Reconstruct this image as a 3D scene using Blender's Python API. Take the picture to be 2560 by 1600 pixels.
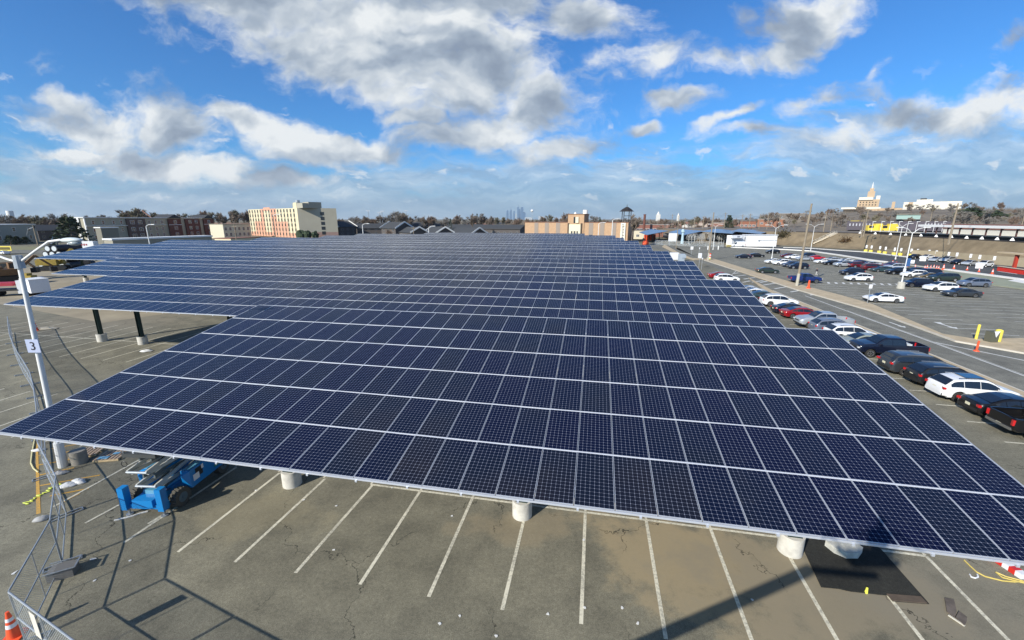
import bpy, math, random
from mathutils import Vector, Matrix
# ------------------------------------------------------------------ clear
for o in list(bpy.data.objects): bpy.data.objects.remove(o)
SC = bpy.context.scene
COL = SC.collection
R = math.radians
# ------------------------------------------------------------------ camera
CAMH = 12.6
FPX, HY = 1045.0, 548.0
PITCH = math.atan((800 - HY) / FPX)
cam = bpy.data.cameras.new('camera'); cam.sensor_width = 36; cam.lens = 36 * FPX / 2560
cam.clip_start = 0.05; cam.clip_end = 60000
camo = bpy.data.objects.new('camera', cam); COL.objects.link(camo)
camo.location = (0, 0, CAMH); camo.rotation_euler = (R(90) - PITCH, 0, 0)
SC.camera = camo
SC.render.resolution_x = 1024; SC.render.resolution_y = 640
# ------------------------------------------------------------------ view / exposure
SC.view_settings.view_transform = 'Standard'; SC.view_settings.look = 'None'
SC.view_settings.gamma = 1; SC.view_settings.exposure = 0.28
# ------------------------------------------------------------------ sun
SUN_AZ, SUN_EL = R(44.6), R(30.0)          # heading of the shadows, height of the sun
sl = bpy.data.lights.new('sun', 'SUN'); sl.energy = 5.0; sl.angle = R(0.55); sl.color = (1, 0.94, 0.84)
so = bpy.data.objects.new('sun', sl); COL.objects.link(so)
SDIR = Vector((math.sin(SUN_AZ) * math.cos(SUN_EL), math.cos(SUN_AZ) * math.cos(SUN_EL), -math.sin(SUN_EL)))
so.rotation_euler = SDIR.to_track_quat('-Z', 'Y').to_euler()

# direction of a line of sight towards a picture point (used to lay out the survey of the place)
FW = Vector((0, math.cos(PITCH), -math.sin(PITCH))); UP = Vector((0, math.sin(PITCH), math.cos(PITCH)))
def ray(x, y): return Vector((1, 0, 0)) * ((x - 1280) / FPX) - UP * ((y - 800) / FPX) + FW
def at(x, y, z=0.0):
    d = ray(x, y); s = (z - CAMH) / d.z
    return Vector((d.x * s, d.y * s, z))
def atd(x, y, dist):
    d = ray(x, y); s = dist / math.hypot(d.x, d.y); return Vector((d.x * s, d.y * s, CAMH + d.z * s))
def zat(p, y):
    "height above p that stands at picture row y"
    d = ray(1280, y); return CAMH + d.z / d.y * p[1]
LA = R(11.07)
E1 = Vector((math.cos(LA), -math.sin(LA), 0)); E2 = Vector((math.sin(LA), math.cos(LA), 0))
def L(l, f, z=0.0): return E1 * l + E2 * f + Vector((0, 0, z))
# ------------------------------------------------------------------ world
W = bpy.data.worlds.new('World'); SC.world = W; W.use_nodes = True
NT = W.node_tree; NT.nodes.clear()
class NB:
    def __init__(s, nt): s.nt = nt
    def n(s, t, **k):
        x = s.nt.nodes.new(t)
        for a, b in k.items(): setattr(x, a, b)
        return x
    def l(s, a, b): s.nt.links.new(a, b)
    def put(s, sock, v):
        if hasattr(v, 'is_linked') or isinstance(v, bpy.types.NodeSocket): s.l(v, sock)
        else: sock.default_value = v
    def m(s, op, a, b=None, c=None, clamp=False):
        x = s.n('ShaderNodeMath', operation=op, use_clamp=clamp); s.put(x.inputs[0], a)
        if b is not None: s.put(x.inputs[1], b)
        if c is not None: s.put(x.inputs[2], c)
        return x.outputs[0]
    def v(s, op, a, b=None, c=None):
        x = s.n('ShaderNodeVectorMath', operation=op); s.put(x.inputs[0], a)
        if b is not None: s.put(x.inputs[1], b)
        return x.outputs['Value'] if op in ('LENGTH', 'DOT_PRODUCT', 'DISTANCE') else x.outputs[0]
    def noise(s, vec, scale, detail=4, rough=.5, dist=0.0, lac=2.0):
        x = s.n('ShaderNodeTexNoise'); s.put(x.inputs['Vector'], vec); x.inputs['Scale'].default_value = scale
        x.inputs['Detail'].default_value = detail; x.inputs['Roughness'].default_value = rough
        x.inputs['Distortion'].default_value = dist; x.inputs['Lacunarity'].default_value = lac
        return x
    def ramp(s, f, pts, interp='LINEAR'):
        x = s.n('ShaderNodeValToRGB'); x.color_ramp.interpolation = interp
        e = x.color_ramp.elements
        while len(e) > 1: e.remove(e[-1])
        for i, (p, c) in enumerate(pts):
            q = e[0] if i == 0 else e.new(p)
            q.position = p; q.color = (*c, 1) if len(c) == 3 else c
        s.put(x.inputs[0], f); return x.outputs[0]
    def ss(s, f, a, b, lo=0.0, hi=1.0):
        x = s.n('ShaderNodeMapRange', interpolation_type='SMOOTHSTEP'); s.put(x.inputs[0], f)
        x.inputs[1].default_value = a; x.inputs[2].default_value = b; x.inputs[3].default_value = lo; x.inputs[4].default_value = hi
        return x.outputs[0]
    def mix(s, f, a, b, blend='MIX'):
        x = s.n('ShaderNodeMix', data_type='RGBA', blend_type=blend); s.put(x.inputs[0], f); s.put(x.inputs[6], a); s.put(x.inputs[7], b)
        return x.outputs[2]
def c4(c): return (c[0], c[1], c[2], 1)

wb = NB(NT)
sky = wb.n('ShaderNodeTexSky', sky_type='NISHITA', sun_disc=False)
sky.sun_elevation = SUN_EL; sky.sun_rotation = SUN_AZ + math.pi
sky.altitude = 20; sky.air_density = 1.0; sky.dust_density = 0.6; sky.ozone_density = 3.0
skyc = wb.mix(1.0, sky.outputs[0], (0.42, 0.96, 1.50, 1), 'MULTIPLY')
SKYS = 0.098
skyc = wb.v('SCALE', skyc); skyc.node.inputs['Scale'].default_value = SKYS
tc = wb.n('ShaderNodeTexCoord').outputs['Generated']
dirn = wb.v('NORMALIZE', tc)
sx = wb.n('ShaderNodeSeparateXYZ'); wb.l(dirn, sx.inputs[0])
X, Y, Z = sx.outputs
# clouds: a cloud deck seen as a plane high above (for texture) and cloud masses by compass direction
zz = wb.m('ADD', wb.m('MAXIMUM', Z, 0.0), 0.10)
cx = wb.n('ShaderNodeCombineXYZ'); wb.l(wb.m('DIVIDE', X, zz), cx.inputs[0]); wb.l(wb.m('DIVIDE', Y, zz), cx.inputs[1])
deck = cx.outputs[0]
ya = wb.m('MAXIMUM', Y, 0.05)
ab = wb.n('ShaderNodeCombineXYZ'); wb.l(wb.m('DIVIDE', X, ya), ab.inputs[0]); wb.l(wb.m('DIVIDE', Z, ya), ab.inputs[1])
wn = wb.noise(ab.outputs[0], 3.0, 5, .6)
warp = wb.v('SCALE', wb.v('SUBTRACT', wn.outputs['Color'], (.5, .5, .5))); warp.node.inputs['Scale'].default_value = 0.16
AB = wb.v('ADD', ab.outputs[0], warp)
mz = wb.v('MULTIPLY', AB, (1, 1, 0))
def blob(px, py, rx, ry, rot=0.0, k=1.0):
    d = ray(px, py); c = Vector((d.x / d.y, d.z / d.y, 0))
    s = wb.v('SUBTRACT', mz, tuple(c))
    if rot:
        r = wb.n('ShaderNodeVectorRotate', rotation_type='Z_AXIS'); wb.l(s, r.inputs['Vector']); r.inputs['Angle'].default_value = R(rot); s = r.outputs[0]
    s = wb.v('MULTIPLY', s, (FPX / rx, FPX / ry, 0))
    v = wb.m('SUBTRACT', 1.0, wb.v('LENGTH', s))
    return wb.m('MULTIPLY', v, k) if k != 1 else v
def vmax(lst):
    a = lst[0]
    for b in lst[1:]: a = wb.m('MAXIMUM', a, b)
    return a
big = vmax([blob(640, 20, 380, 110, 12), blob(1000, 110, 420, 150, 12), blob(800, 150, 330, 75, 20), blob(1180, 190, 240, 130, 5), blob(1060, 30, 420, 150),
            blob(1340, 270, 150, 85, -20), blob(1440, 40, 130, 75, 5)])
mid = vmax([blob(230, 300, 210, 55, 8), blob(160, 245, 90, 40, 20), blob(420, 320, 190, 80, 10), blob(620, 300, 230, 45, 10), blob(720, 350, 170, 55, 18),
            blob(470, 410, 260, 48, 8), blob(900, 360, 230, 35, 8), blob(1180, 330, 260, 50, -8), blob(720, 445, 150, 35), blob(190, 365, 130, 24),
            blob(1420, 365, 160, 45, -5), blob(1050, 300, 90, 22)])
small = vmax([blob(1710, 255, 100, 38), blob(1790, 160, 150, 48, 0, .9), blob(1950, 140, 110, 42, -12), blob(2060, 40, 230, 65, -22, .75), blob(1660, 150, 80, 36, 0, .7),
              blob(2060, 245, 140, 36, -14, .7), blob(1860, 85, 60, 40, 0, .5), blob(2440, 265, 240, 60, -6, .8), blob(2180, 300, 230, 45, -16, .7),
              blob(1620, 308, 55, 18), blob(1870, 335, 110, 20, 0, .8), blob(2190, 180, 40, 22, -30, .5), blob(2530, 110, 90, 34, -20, .55), blob(1820, 295, 110, 18, -20, .7),
              blob(1500, 150, 55, 26, 0, .4), blob(1560, 50, 60, 30, 0, .35), blob(110, 160, 40, 22, 0, .35)])
NP = wb.v('MULTIPLY', AB, (1, 1.9, 1))
N1 = wb.noise(NP, 5.6, 8, .61).outputs['Fac']
R1 = wb.noise(NP, 5.0, 3.2, .5).outputs['Fac']
R2 = wb.noise(wb.v('ADD', NP, (-0.026, 0.050, 0.0)), 5.6, 4.5, .55).outputs['Fac']
cloudshape = wb.m('ADD', vmax([big, wb.m('SUBTRACT', mid, .01), wb.m('SUBTRACT', small, .04)]), wb.m('MULTIPLY', wb.m('SUBTRACT', N1, .5), 2.5))
dens1 = wb.ss(cloudshape, -0.08, 0.62)
core = wb.ss(cloudshape, 0.25, 1.0)
bigcore = wb.ss(wb.m('ADD', big, wb.m('MULTIPLY', wb.m('SUBTRACT', N1, .5), .8)), 0.15, 0.85)
relief = wb.m('ADD', wb.m('MULTIPLY', wb.m('SUBTRACT', R1, R2), 2.6), wb.m('MULTIPLY', wb.m('SUBTRACT', N1, .5), .5))
lit = wb.m('ADD', wb.m('ADD', 0.74, relief), wb.m('ADD', wb.m('MULTIPLY', core, -0.10), wb.m('MULTIPLY', bigcore, -0.20)), clamp=True)
ccol = wb.ramp(lit, [(0.0, (.27, .33, .42)), (.35, (.38, .45, .54)), (.62, (.56, .62, .68)), (.98, (.84, .87, .88))])
# low deck towards the horizon: flattened streaks
st = wb.noise(wb.v('MULTIPLY', ab.outputs[0], (1.0, 7.0, 1)), 2.0, 6, .55, .2).outputs['Fac']
elv = wb.m('DIVIDE', Z, wb.m('MAXIMUM', wb.m('SQRT', wb.m('ADD', wb.m('MULTIPLY', X, X), wb.m('MULTIPLY', Y, Y))), .01))
cover = wb.ss(elv, 0.02, 0.30, 0.24, -0.26)
# the deck fills the sky's lower right, thinner to the left
side = wb.ss(wb.m('DIVIDE', X, ya), -1.4, 1.2, -0.07, 0.10)
st2 = wb.noise(wb.v('MULTIPLY', AB, (1.0, 4.5, 1)), 5.5, 6, .6, .1).outputs['Fac']
st3 = wb.m('ADD', wb.m('MULTIPLY', st, .55), wb.m('MULTIPLY', st2, .45))
dens2 = wb.ss(wb.m('ADD', wb.m('ADD', st3, cover), side), 0.515, 0.70)
dens2 = wb.m('MULTIPLY', dens2, 0.74)
pf = wb.noise(wb.v('MULTIPLY', AB, (1.0, 2.6, 1)), 13.0, 5, .55).outputs['Fac']
puts = wb.ss(pf, .60, .70)
pm_ = wb.m('MULTIPLY', wb.ss(elv, .02, .06), wb.ss(elv, .26, .17))
dcol = wb.ramp(wb.m('ADD', wb.m('MULTIPLY', wb.noise(wb.v('MULTIPLY', AB, (1.2, 6, 1)), 5.0, 5, .6).outputs['Fac'], 1.0), wb.m('MULTIPLY', puts, .12)), [(.30, (.26, .38, .53)), (.46, (.36, .48, .62)), (.60, (.52, .63, .74)), (.72, (.80, .84, .87))])
# everywhere else (behind and above): ordinary broken cloud for the light and reflections
nb = wb.noise(deck, 0.8, 6, .58).outputs['Fac']
behind = wb.ss(Y, 0.25, 0.0)
dens3 = wb.m('MULTIPLY', wb.ss(nb, .50, .66), behind)
c0 = wb.mix(wb.m('MULTIPLY', dens3, .8), skyc, (.5, .55, .6, 1))
c1 = wb.mix(dens2, c0, dcol)
c1 = wb.mix(wb.m('MULTIPLY', wb.m('MULTIPLY', puts, pm_), .55), c1, (.80, .84, .88, 1))
front = wb.ss(Y, 0.0, 0.15)
c2 = wb.mix(wb.m('MULTIPLY', wb.m('MULTIPLY', dens1, front), 0.97), c1, ccol)
hz = wb.ss(elv, 0.0, 0.085, .40, 0.0)
c3 = wb.mix(hz, c2, (.36, .50, .70, 1))
gl = wb.ss(Z, -0.02, -0.005)
c4_ = wb.mix(gl, (.12, .115, .10, 1), c3)
bg = wb.n('ShaderNodeBackground'); wb.l(c4_, bg.inputs[0]); bg.inputs[1].default_value = .86
wo = wb.n('ShaderNodeOutputWorld'); wb.l(bg.outputs[0], wo.inputs[0])
W.cycles.sampling_method = 'MANUAL'; W.cycles.sample_map_resolution = 512
# ------------------------------------------------------------------ materials
MATS = {}
def mat(name, col, rough=.7, metal=0.0, var=0.0, vscale=3.0, bump=0.0, bscale=20.0, spec=.5, coat=0.0, alpha=1.0, trans=0.0, emit=None):
    if name in MATS: return MATS[name]
    m = bpy.data.materials.new(name); m.use_nodes = True; nt = m.node_tree; b = NB(nt)
    p = nt.nodes['Principled BSDF']
    p.inputs['Roughness'].default_value = rough; p.inputs['Metallic'].default_value = metal
    p.inputs['Specular IOR Level'].default_value = spec; p.inputs['Coat Weight'].default_value = coat
    p.inputs['Coat Roughness'].default_value = .06
    if alpha < 1: p.inputs['Alpha'].default_value = alpha
    if trans: p.inputs['Transmission Weight'].default_value = trans
    o = nt.nodes.new('ShaderNodeTexCoord').outputs['Object']
    if var:
        n = b.noise(o, vscale, 5, .6).outputs['Fac']
        c = b.ramp(n, [(.25, tuple(x * (1 - var) for x in col)), (.75, tuple(min(1, x * (1 + var)) for x in col))])
        b.l(c, p.inputs['Base Color'])
    else: p.inputs['Base Color'].default_value = c4(col)
    if bump:
        n = b.noise(o, bscale, 4, .6).outputs['Fac']
        bp = b.n('ShaderNodeBump'); bp.inputs['Strength'].default_value = bump; b.l(n, bp.inputs['Height']); b.l(bp.outputs[0], p.inputs['Normal'])
    if emit: p.inputs['Emission Color'].default_value = c4(emit[0]); p.inputs['Emission Strength'].default_value = emit[1]
    MATS[name] = m; return m

def asphalt(name, base, worn, crack=True, tan=None):
    m = bpy.data.materials.new(name); m.use_nodes = True; nt = m.node_tree; b = NB(nt); p = nt.nodes['Principled BSDF']
    g = nt.nodes.new('ShaderNodeNewGeometry').outputs['Position']
    big_ = b.noise(g, .06, 6, .6).outputs['Fac']
    med = b.noise(g, .55, 7, .65).outputs['Fac']
    fine = b.noise(g, 28, 3, .8).outputs['Fac']
    spk = b.noise(g, 75, 2, .7).outputs['Fac']
    c = b.ramp(big_, [(.3, base), (.7, worn)])
    c = b.mix(1.0, c, b.ramp(med, [(.3, (.74, .74, .74)), (.7, (1.30, 1.29, 1.25))]), 'MULTIPLY')
    c = b.mix(1.0, c, b.ramp(fine, [(.25, (.50, .50, .50)), (.75, (1.50, 1.50, 1.50))]), 'MULTIPLY')
    mg = b.noise(g, 7.5, 4, .7).outputs['Fac']
    c = b.mix(1.0, c, b.ramp(mg, [(.3, (.80, .80, .80)), (.7, (1.22, 1.22, 1.20))]), 'MULTIPLY')
    c = b.mix(.8, c, b.ramp(spk, [(.30, (.6, .6, .6)), (.72, (1.5, 1.5, 1.5))]), 'MULTIPLY')
    # dark oil drips and pale spatter
    oil = b.noise(g, .9, 5, .7, 1.0).outputs['Fac']
    c = b.mix(b.ss(oil, .66, .78), c, c4(tuple(x * .55 for x in base)))
    pale = b.noise(b.v('ADD', g, (31, 7, 0)), 2.2, 6, .72, .6).outputs['Fac']
    c = b.mix(b.ss(pale, .69, .76, 0, .45), c, (.34, .33, .29, 1))
    if tan:
        for (cx_, cy_, rx, ry, rot, amt, colr) in tan:
            q = b.v('SUBTRACT', g, (cx_, cy_, 0))
            r = b.n('ShaderNodeVectorRotate', rotation_type='Z_AXIS'); b.l(q, r.inputs['Vector']); r.inputs['Angle'].default_value = R(rot)
            q = b.v('MULTIPLY', r.outputs[0], (1 / rx, 1 / ry, 0)); dd = b.m('SUBTRACT', 1.0, b.v('LENGTH', q))
            e = b.m('ADD', dd, b.m('MULTIPLY', b.m('SUBTRACT', med, .5), 2.2))
            c = b.mix(b.ss(e, 0.0, .55, 0, amt), c, c4(colr))
    if crack:
        w = b.noise(g, 1.1, 4, .6).outputs['Color']
        ww = b.v('SCALE', w); ww.node.inputs['Scale'].default_value = 1.6
        gg = b.v('ADD', g, ww)
        vo = b.n('ShaderNodeTexVoronoi', feature='DISTANCE_TO_EDGE'); b.l(gg, vo.inputs['Vector']); vo.inputs['Scale'].default_value = .17
        keep = b.ss(b.noise(g, .22, 3, .5).outputs['Fac'], .43, .52)
        cr = b.m('MULTIPLY', b.ss(vo.outputs['Distance'], .0010, .0040, 1, 0), keep)
        c = b.mix(b.m('MULTIPLY', cr, .8), c, (.018, .018, .016, 1))
    b.l(c, p.inputs['Base Color']); p.inputs['Roughness'].default_value = .93; p.inputs['Specular IOR Level'].default_value = .25
    bp = b.n('ShaderNodeBump'); bp.inputs['Strength'].default_value = .35; bp.inputs['Distance'].default_value = .01
    b.l(fine, bp.inputs['Height']); b.l(bp.outputs[0], p.inputs['Normal'])
    MATS[name] = m; return m

P1 = at(1690, 1400); P2 = at(1300, 1300)
LOTM = asphalt('lot_asphalt', (.138, .130, .098), (.212, .199, .152), True,
    [(P1.x + .6, P1.y, 5.0, 3.3, 25, .8, (.33, .265, .16)), (P1.x + 4.8, P1.y - 1.2, 6.0, 3.0, 5, .85, (.25, .215, .15)), (at(2350, 1500).x, at(2350, 1500).y, 4, 3, 0, .5, (.22, .20, .155)),
     (P2.x, P2.y - .3, 3.2, 1.3, 0, .6, (.26, .215, .14)), (at(640, 1290).x, at(640, 1290).y, 3.6, 1.8, 0, .4, (.27, .235, .15)),
     (at(300, 800).x, at(300, 800).y, 12, 9, 0, .6, (.24, .21, .155)), (at(230, 690).x, at(230, 690).y, 22, 16, 0, .8, (.30, .265, .195))])
LOTR = asphalt('east_lot_asphalt', (.165, .160, .132), (.215, .207, .172), False)
ROADM = asphalt('road_asphalt', (.150, .148, .128), (.19, .185, .158), False)
DARKM = asphalt('dark_asphalt', (.060, .066, .072), (.085, .09, .095), False)
def paint_mat(name, col, wear=.35):
    m = bpy.data.materials.new(name); m.use_nodes = True; nt = m.node_tree; b = NB(nt); p = nt.nodes['Principled BSDF']
    g = nt.nodes.new('ShaderNodeNewGeometry').outputs['Position']
    n = b.noise(g, 9, 7, .75).outputs['Fac']; n2 = b.noise(g, .7, 4, .6).outputs['Fac']
    f = b.ss(b.m('ADD', n, b.m('MULTIPLY', n2, .5)), .62, .95)
    c = b.mix(b.m('MULTIPLY', f, wear * 2), c4(col), (.16, .155, .13, 1))
    b.l(c, p.inputs['Base Color']); p.inputs['Roughness'].default_value = .85; MATS[name] = m; return m
WLINE = paint_mat('white_paint', (.70, .66, .52)); WLINE2 = paint_mat('bright_paint', (.70, .70, .66), .2); YLINE = paint_mat('yellow_paint', (.62, .34, .045), .3)
CONC = mat('concrete', (.46, .44, .38), .9, var=.18, vscale=2.5, bump=.2)
PIER = mat('pier_concrete', (.56, .54, .48), .9, var=.22, vscale=3, bump=.15)
TANG = mat('verge', (.46, .37, .24), .95, var=.22, vscale=.9, bump=.3, bscale=8)
KERB = mat('kerb', (.55, .51, .43), .9, var=.12, vscale=2)
ALU = mat('aluminium', (.56, .59, .64), .42, .35, var=.06, vscale=2)
GALV = mat('galvanised', (.42, .45, .47), .5, .6, var=.15, vscale=5)
STEELG = mat('dark_green_steel', (.022, .045, .036), .45, .1)
WHITEP = mat('white_metal_paint', (.76, .76, .73), .5, var=.05)
BLACK = mat('black_plastic', (.018, .018, .019), .5)
RUBBER = mat('rubber', (.022, .021, .020), .85)
RIM = mat('wheel_rim', (.50, .51, .52), .3, .8)
DRIM = mat('dark_rim', (.03, .03, .032), .35, .6)
GLASS = mat('car_glass', (.012, .015, .018), .04, spec=.9, coat=.5)
RED = mat('red_lamp', (.50, .012, .015), .25, coat=.6)
HEAD = mat('headlamp', (.72, .74, .76), .12, .3, coat=.6)
PLATE = mat('plate', (.70, .66, .48), .5)
ORANGE = mat('orange_plastic', (.85, .10, .03), .5)
BRICK = mat('tan_brick', (.46, .30, .18), .9, var=.14, vscale=.8)
DARKW = mat('dark_window', (.025, .03, .036), .15, spec=.7)
ROOFD = mat('dark_shingle', (.048, .052, .056), .9, var=.2, vscale=2)
WOOD = mat('pole_wood', (.26, .215, .155), .9, var=.2, vscale=1.5)
PALW = mat('pallet_wood', (.55, .42, .24), .85, var=.25, vscale=4)
BARK = mat('bark', (.145, .118, .098), .95, var=.2, vscale=2)
TWIG = mat('twigs', (.205, .165, .130), .95)
TWIG2 = mat('twigs_grey', (.20, .185, .165), .95)
EVER = mat('evergreen_leaf', (.030, .048, .022), .9, var=.3, vscale=1)
GRASS = mat('dry_grass', (.20, .155, .095), .97, var=.35, vscale=.25, bump=.4, bscale=3)
LAWN = mat('winter_lawn', (.20, .19, .10), .97, var=.2, vscale=.3)
# ------------------------------------------------------------------ mesh helper
class MB:
    def __init__(s): s.v = []; s.f = []; s.mi = []; s.uv = None
    def add(s, vs, fs, mi=0, M=None):
        o = len(s.v); s.v += [tuple(M @ Vector(v)) if M else tuple(v) for v in vs]
        for f in fs: s.f.append(tuple(i + o for i in f)); s.mi.append(mi)
        return s
    def box(s, c, d, mi=0, M=None, rz=0.0):
        x, y, z = (q / 2 for q in d); vs = [(a * x, b * y, e * z) for e in (-1, 1) for b in (-1, 1) for a in (-1, 1)]
        T = Matrix.Translation(Vector(c)) @ Matrix.Rotation(rz, 4, 'Z')
        if M: T = M @ T
        return s.add(vs, [(0, 2, 3, 1), (4, 5, 7, 6), (0, 1, 5, 4), (2, 6, 7, 3), (0, 4, 6, 2), (1, 3, 7, 5)], mi, T)
    def bar(s, a, b, w, h=None, mi=0, up=(0, 0, 1)):
        a = Vector(a); b = Vector(b); h = h or w; d = b - a; l = d.length
        if l < 1e-6: return s
        x = d / l; u = Vector(up)
        if abs(x.dot(u)) > .99: u = Vector((0, 1, 0))
        y = u.cross(x).normalized(); z = x.cross(y)
        M = Matrix((x, y, z)).transposed().to_4x4(); M.translation = (a + b) / 2
        return s.box((0, 0, 0), (l, w, h), mi, M)
    def cyl(s, a, b, r1, r2=None, n=10, mi=0, cap=True):
        a = Vector(a); b = Vector(b); r2 = r1 if r2 is None else r2; d = (b - a)
        if d.length < 1e-6: return s
        x = d.normalized(); u = Vector((0, 0, 1)) if abs(x.z) < .95 else Vector((1, 0, 0))
        y = u.cross(x).normalized(); z = x.cross(y); vs = []
        for c, r in ((a, r1), (b, r2)):
            for i in range(n):
                t = 2 * math.pi * i / n; vs.append(tuple(c + y * math.cos(t) * r + z * math.sin(t) * r))
        fs = [(i, (i + 1) % n, n + (i + 1) % n, n + i) for i in range(n)]
        if cap: fs += [tuple(range(n))[::-1], tuple(range(n, 2 * n))]
        return s.add(vs, fs, mi)
    def tube(s, pts, r, n=6, mi=0):
        for a, b in zip(pts, pts[1:]): s.cyl(a, b, r, r, n, mi)
        return s
    def prism(s, poly, z0, z1, mi=0, M=None):
        n = len(poly); vs = [(p[0], p[1], z0) for p in poly] + [(p[0], p[1], z1) for p in poly]
        ar = sum(poly[i][0] * poly[(i + 1) % n][1] - poly[(i + 1) % n][0] * poly[i][1] for i in range(n))
        fs = [tuple(range(n))[::-1], tuple(range(n, 2 * n))] + [(i, (i + 1) % n, n + (i + 1) % n, n + i) for i in range(n)]
        if ar < 0: fs = [f[::-1] for f in fs]
        return s.add(vs, fs, mi, M)
    def flat(s, poly, z, mi=0):
        n = len(poly); ar = sum(poly[i][0] * poly[(i + 1) % n][1] - poly[(i + 1) % n][0] * poly[i][1] for i in range(n))
        f = tuple(range(n)) if ar > 0 else tuple(range(n))[::-1]
        return s.add([(p[0], p[1], z) for p in poly], [f], mi)
    def blob(s, c, r, seed=0, n=10, jit=.12, mi=0, flatb=False):
        rd = random.Random(seed); vs = []; fs = []; m = max(4, n // 2)
        for i in range(m + 1):
            th = math.pi * i / m
            for j in range(n):
                k = 1 + rd.uniform(-jit, jit); p = 2 * math.pi * j / n
                z = math.cos(th) * r[2] * k
                if flatb: z = max(z, -.35 * r[2])
                vs.append((c[0] + math.sin(th) * math.cos(p) * r[0] * k, c[1] + math.sin(th) * math.sin(p) * r[1] * k, c[2] + z))
        for i in range(m):
            for j in range(n): fs.append((i * n + j, (i + 1) * n + j, (i + 1) * n + (j + 1) % n, i * n + (j + 1) % n))
        return s.add(vs, fs, mi)
    def mesh(s, name, smooth=False):
        me = bpy.data.meshes.new(name); me.from_pydata(s.v, [], s.f); me.update()
        if any(s.mi):
            me.polygons.foreach_set('material_index', s.mi)
        if smooth:
            me.polygons.foreach_set('use_smooth', [True] * len(me.polygons))
            try: me.set_sharp_from_angle(angle=R(smooth if smooth > 1 else 40))
            except Exception: pass
        return me
    def obj(s, name, mats, parent=None, smooth=False, loc=None, rz=None, label=None):
        me = s.mesh(name, smooth)
        for m in (mats if isinstance(mats, (list, tuple)) else [mats]): me.materials.append(m)
        o = bpy.data.objects.new(name, me); COL.objects.link(o)
        if parent: o.parent = parent
        if loc is not None: o.location = loc
        if rz is not None: o.rotation_euler.z = rz
        if label: o['label'] = label
        return o
def tag(o, label, cat, group=None):
    o['label'] = label; o['category'] = cat
    if group: o['group'] = group
    return o
def thing(name, label, cat, loc=(0, 0, 0), rz=0.0, group=None):
    o = bpy.data.objects.new(name, None); COL.objects.link(o); o.location = loc; o.rotation_euler.z = rz
    o.empty_display_size = .3
    return tag(o, label, cat, group)
def struct(o, kind='structure'): o['kind'] = kind; return o
def copy_tree(o, parent=None):
    c = o.copy(); COL.objects.link(c)
    if parent: c.parent = parent
    for ch in list(o.children): copy_tree(ch, c)
    return c
def put(o, loc, rz=0.0, label=None, group=None, s=None):
    o.location = loc; o.rotation_euler.z = rz
    if label: o['label'] = label
    if group: o['group'] = group
    if s: o.scale = (s, s, s)
    return o
def strip(a, b, w):
    a = Vector(a); b = Vector(b); d = (b - a); n = Vector((-d.y, d.x, 0)).normalized() * (w / 2)
    return [a + n, a - n, b - n, b + n]
LROT = -LA
def text_obj(name, body, size, mt, parent, loc, rot, ext=.004):
    cu = bpy.data.curves.new(name, 'FONT'); cu.body = body; cu.size = size; cu.extrude = ext; cu.align_x = 'CENTER'; cu.align_y = 'CENTER'
    t = bpy.data.objects.new(name, cu); COL.objects.link(t)
    dg = bpy.context.evaluated_depsgraph_get(); me = bpy.data.meshes.new_from_object(t.evaluated_get(dg))
    bpy.data.objects.remove(t)
    me.materials.clear(); me.materials.append(mt)
    o = bpy.data.objects.new(name, me); COL.objects.link(o); o.parent = parent; o.location = loc; o.rotation_euler = rot
    return o
# ------------------------------------------------------------------ the setting
g = MB(); S_ = 30000; g.flat([(-S_, -400), (S_, -400), (S_, S_), (-S_, S_)], -.06)
struct(g.obj('ground', mat('earth', (.16, .145, .095), .97, var=.3, vscale=.02)))
lot = MB(); lot.flat([L(-190, -60), L(105, -60), L(105, 40), L(112, 150), L(96, 236), L(50, 236), L(-30, 190), L(-190, 190)], 0.0)
struct(lot.obj('parking_lot', LOTM))
lot2 = MB(); lot2.flat([at(1705, 608), at(1690, 622), at(1760, 650), at(1984, 714), at(2180, 766), at(2392, 850), at(2560, 880), at(2900, 990), at(3000, 760), at(2560, 728), at(2470, 714), at(2300, 700), at(2262, 664), at(2150, 646), at(2000, 624), at(1880, 618)], .004)
struct(lot2.obj('east_parking_lot', LOTR))
rd = MB(); rd.flat([L(31.8, 20), L(46, 20), L(45.9, 45), at(2450, 862), at(2389, 854), at(2180, 769), at(1984, 716), at(1760, 652), at(1700, 622), at(1640, 603), L(28, 230), L(24, 230), L(31.8, 130)], .004)
struct(rd.obj('access_road', ROADM))
bw = MB(); bw.flat([at(1800, 617), at(1960, 617.5), at(2031, 619.5), at(2092, 624), at(2172, 629), at(2280, 642), at(2444, 655), at(2700, 676), at(2700, 712), at(2560, 700), at(2440, 684), at(2366, 674), at(2250, 656), at(2172, 650), at(2092, 637), at(2026, 628), at(1960, 624), at(1800, 619)], .008)
struct(bw.obj('bus_road', DARKM))
st_ = MB(); st_.flat([L(-260, 118), L(-150, 124), L(-150, 150), L(-260, 150)], .004); 
struct(st_.obj('street', ROADM))
lw_ = MB(); lw_.flat([L(-330, 122), L(-120, 152), L(-120, 159), L(-330, 152)], .006)
struct(lw_.obj('grass_verge', LAWN))
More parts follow.
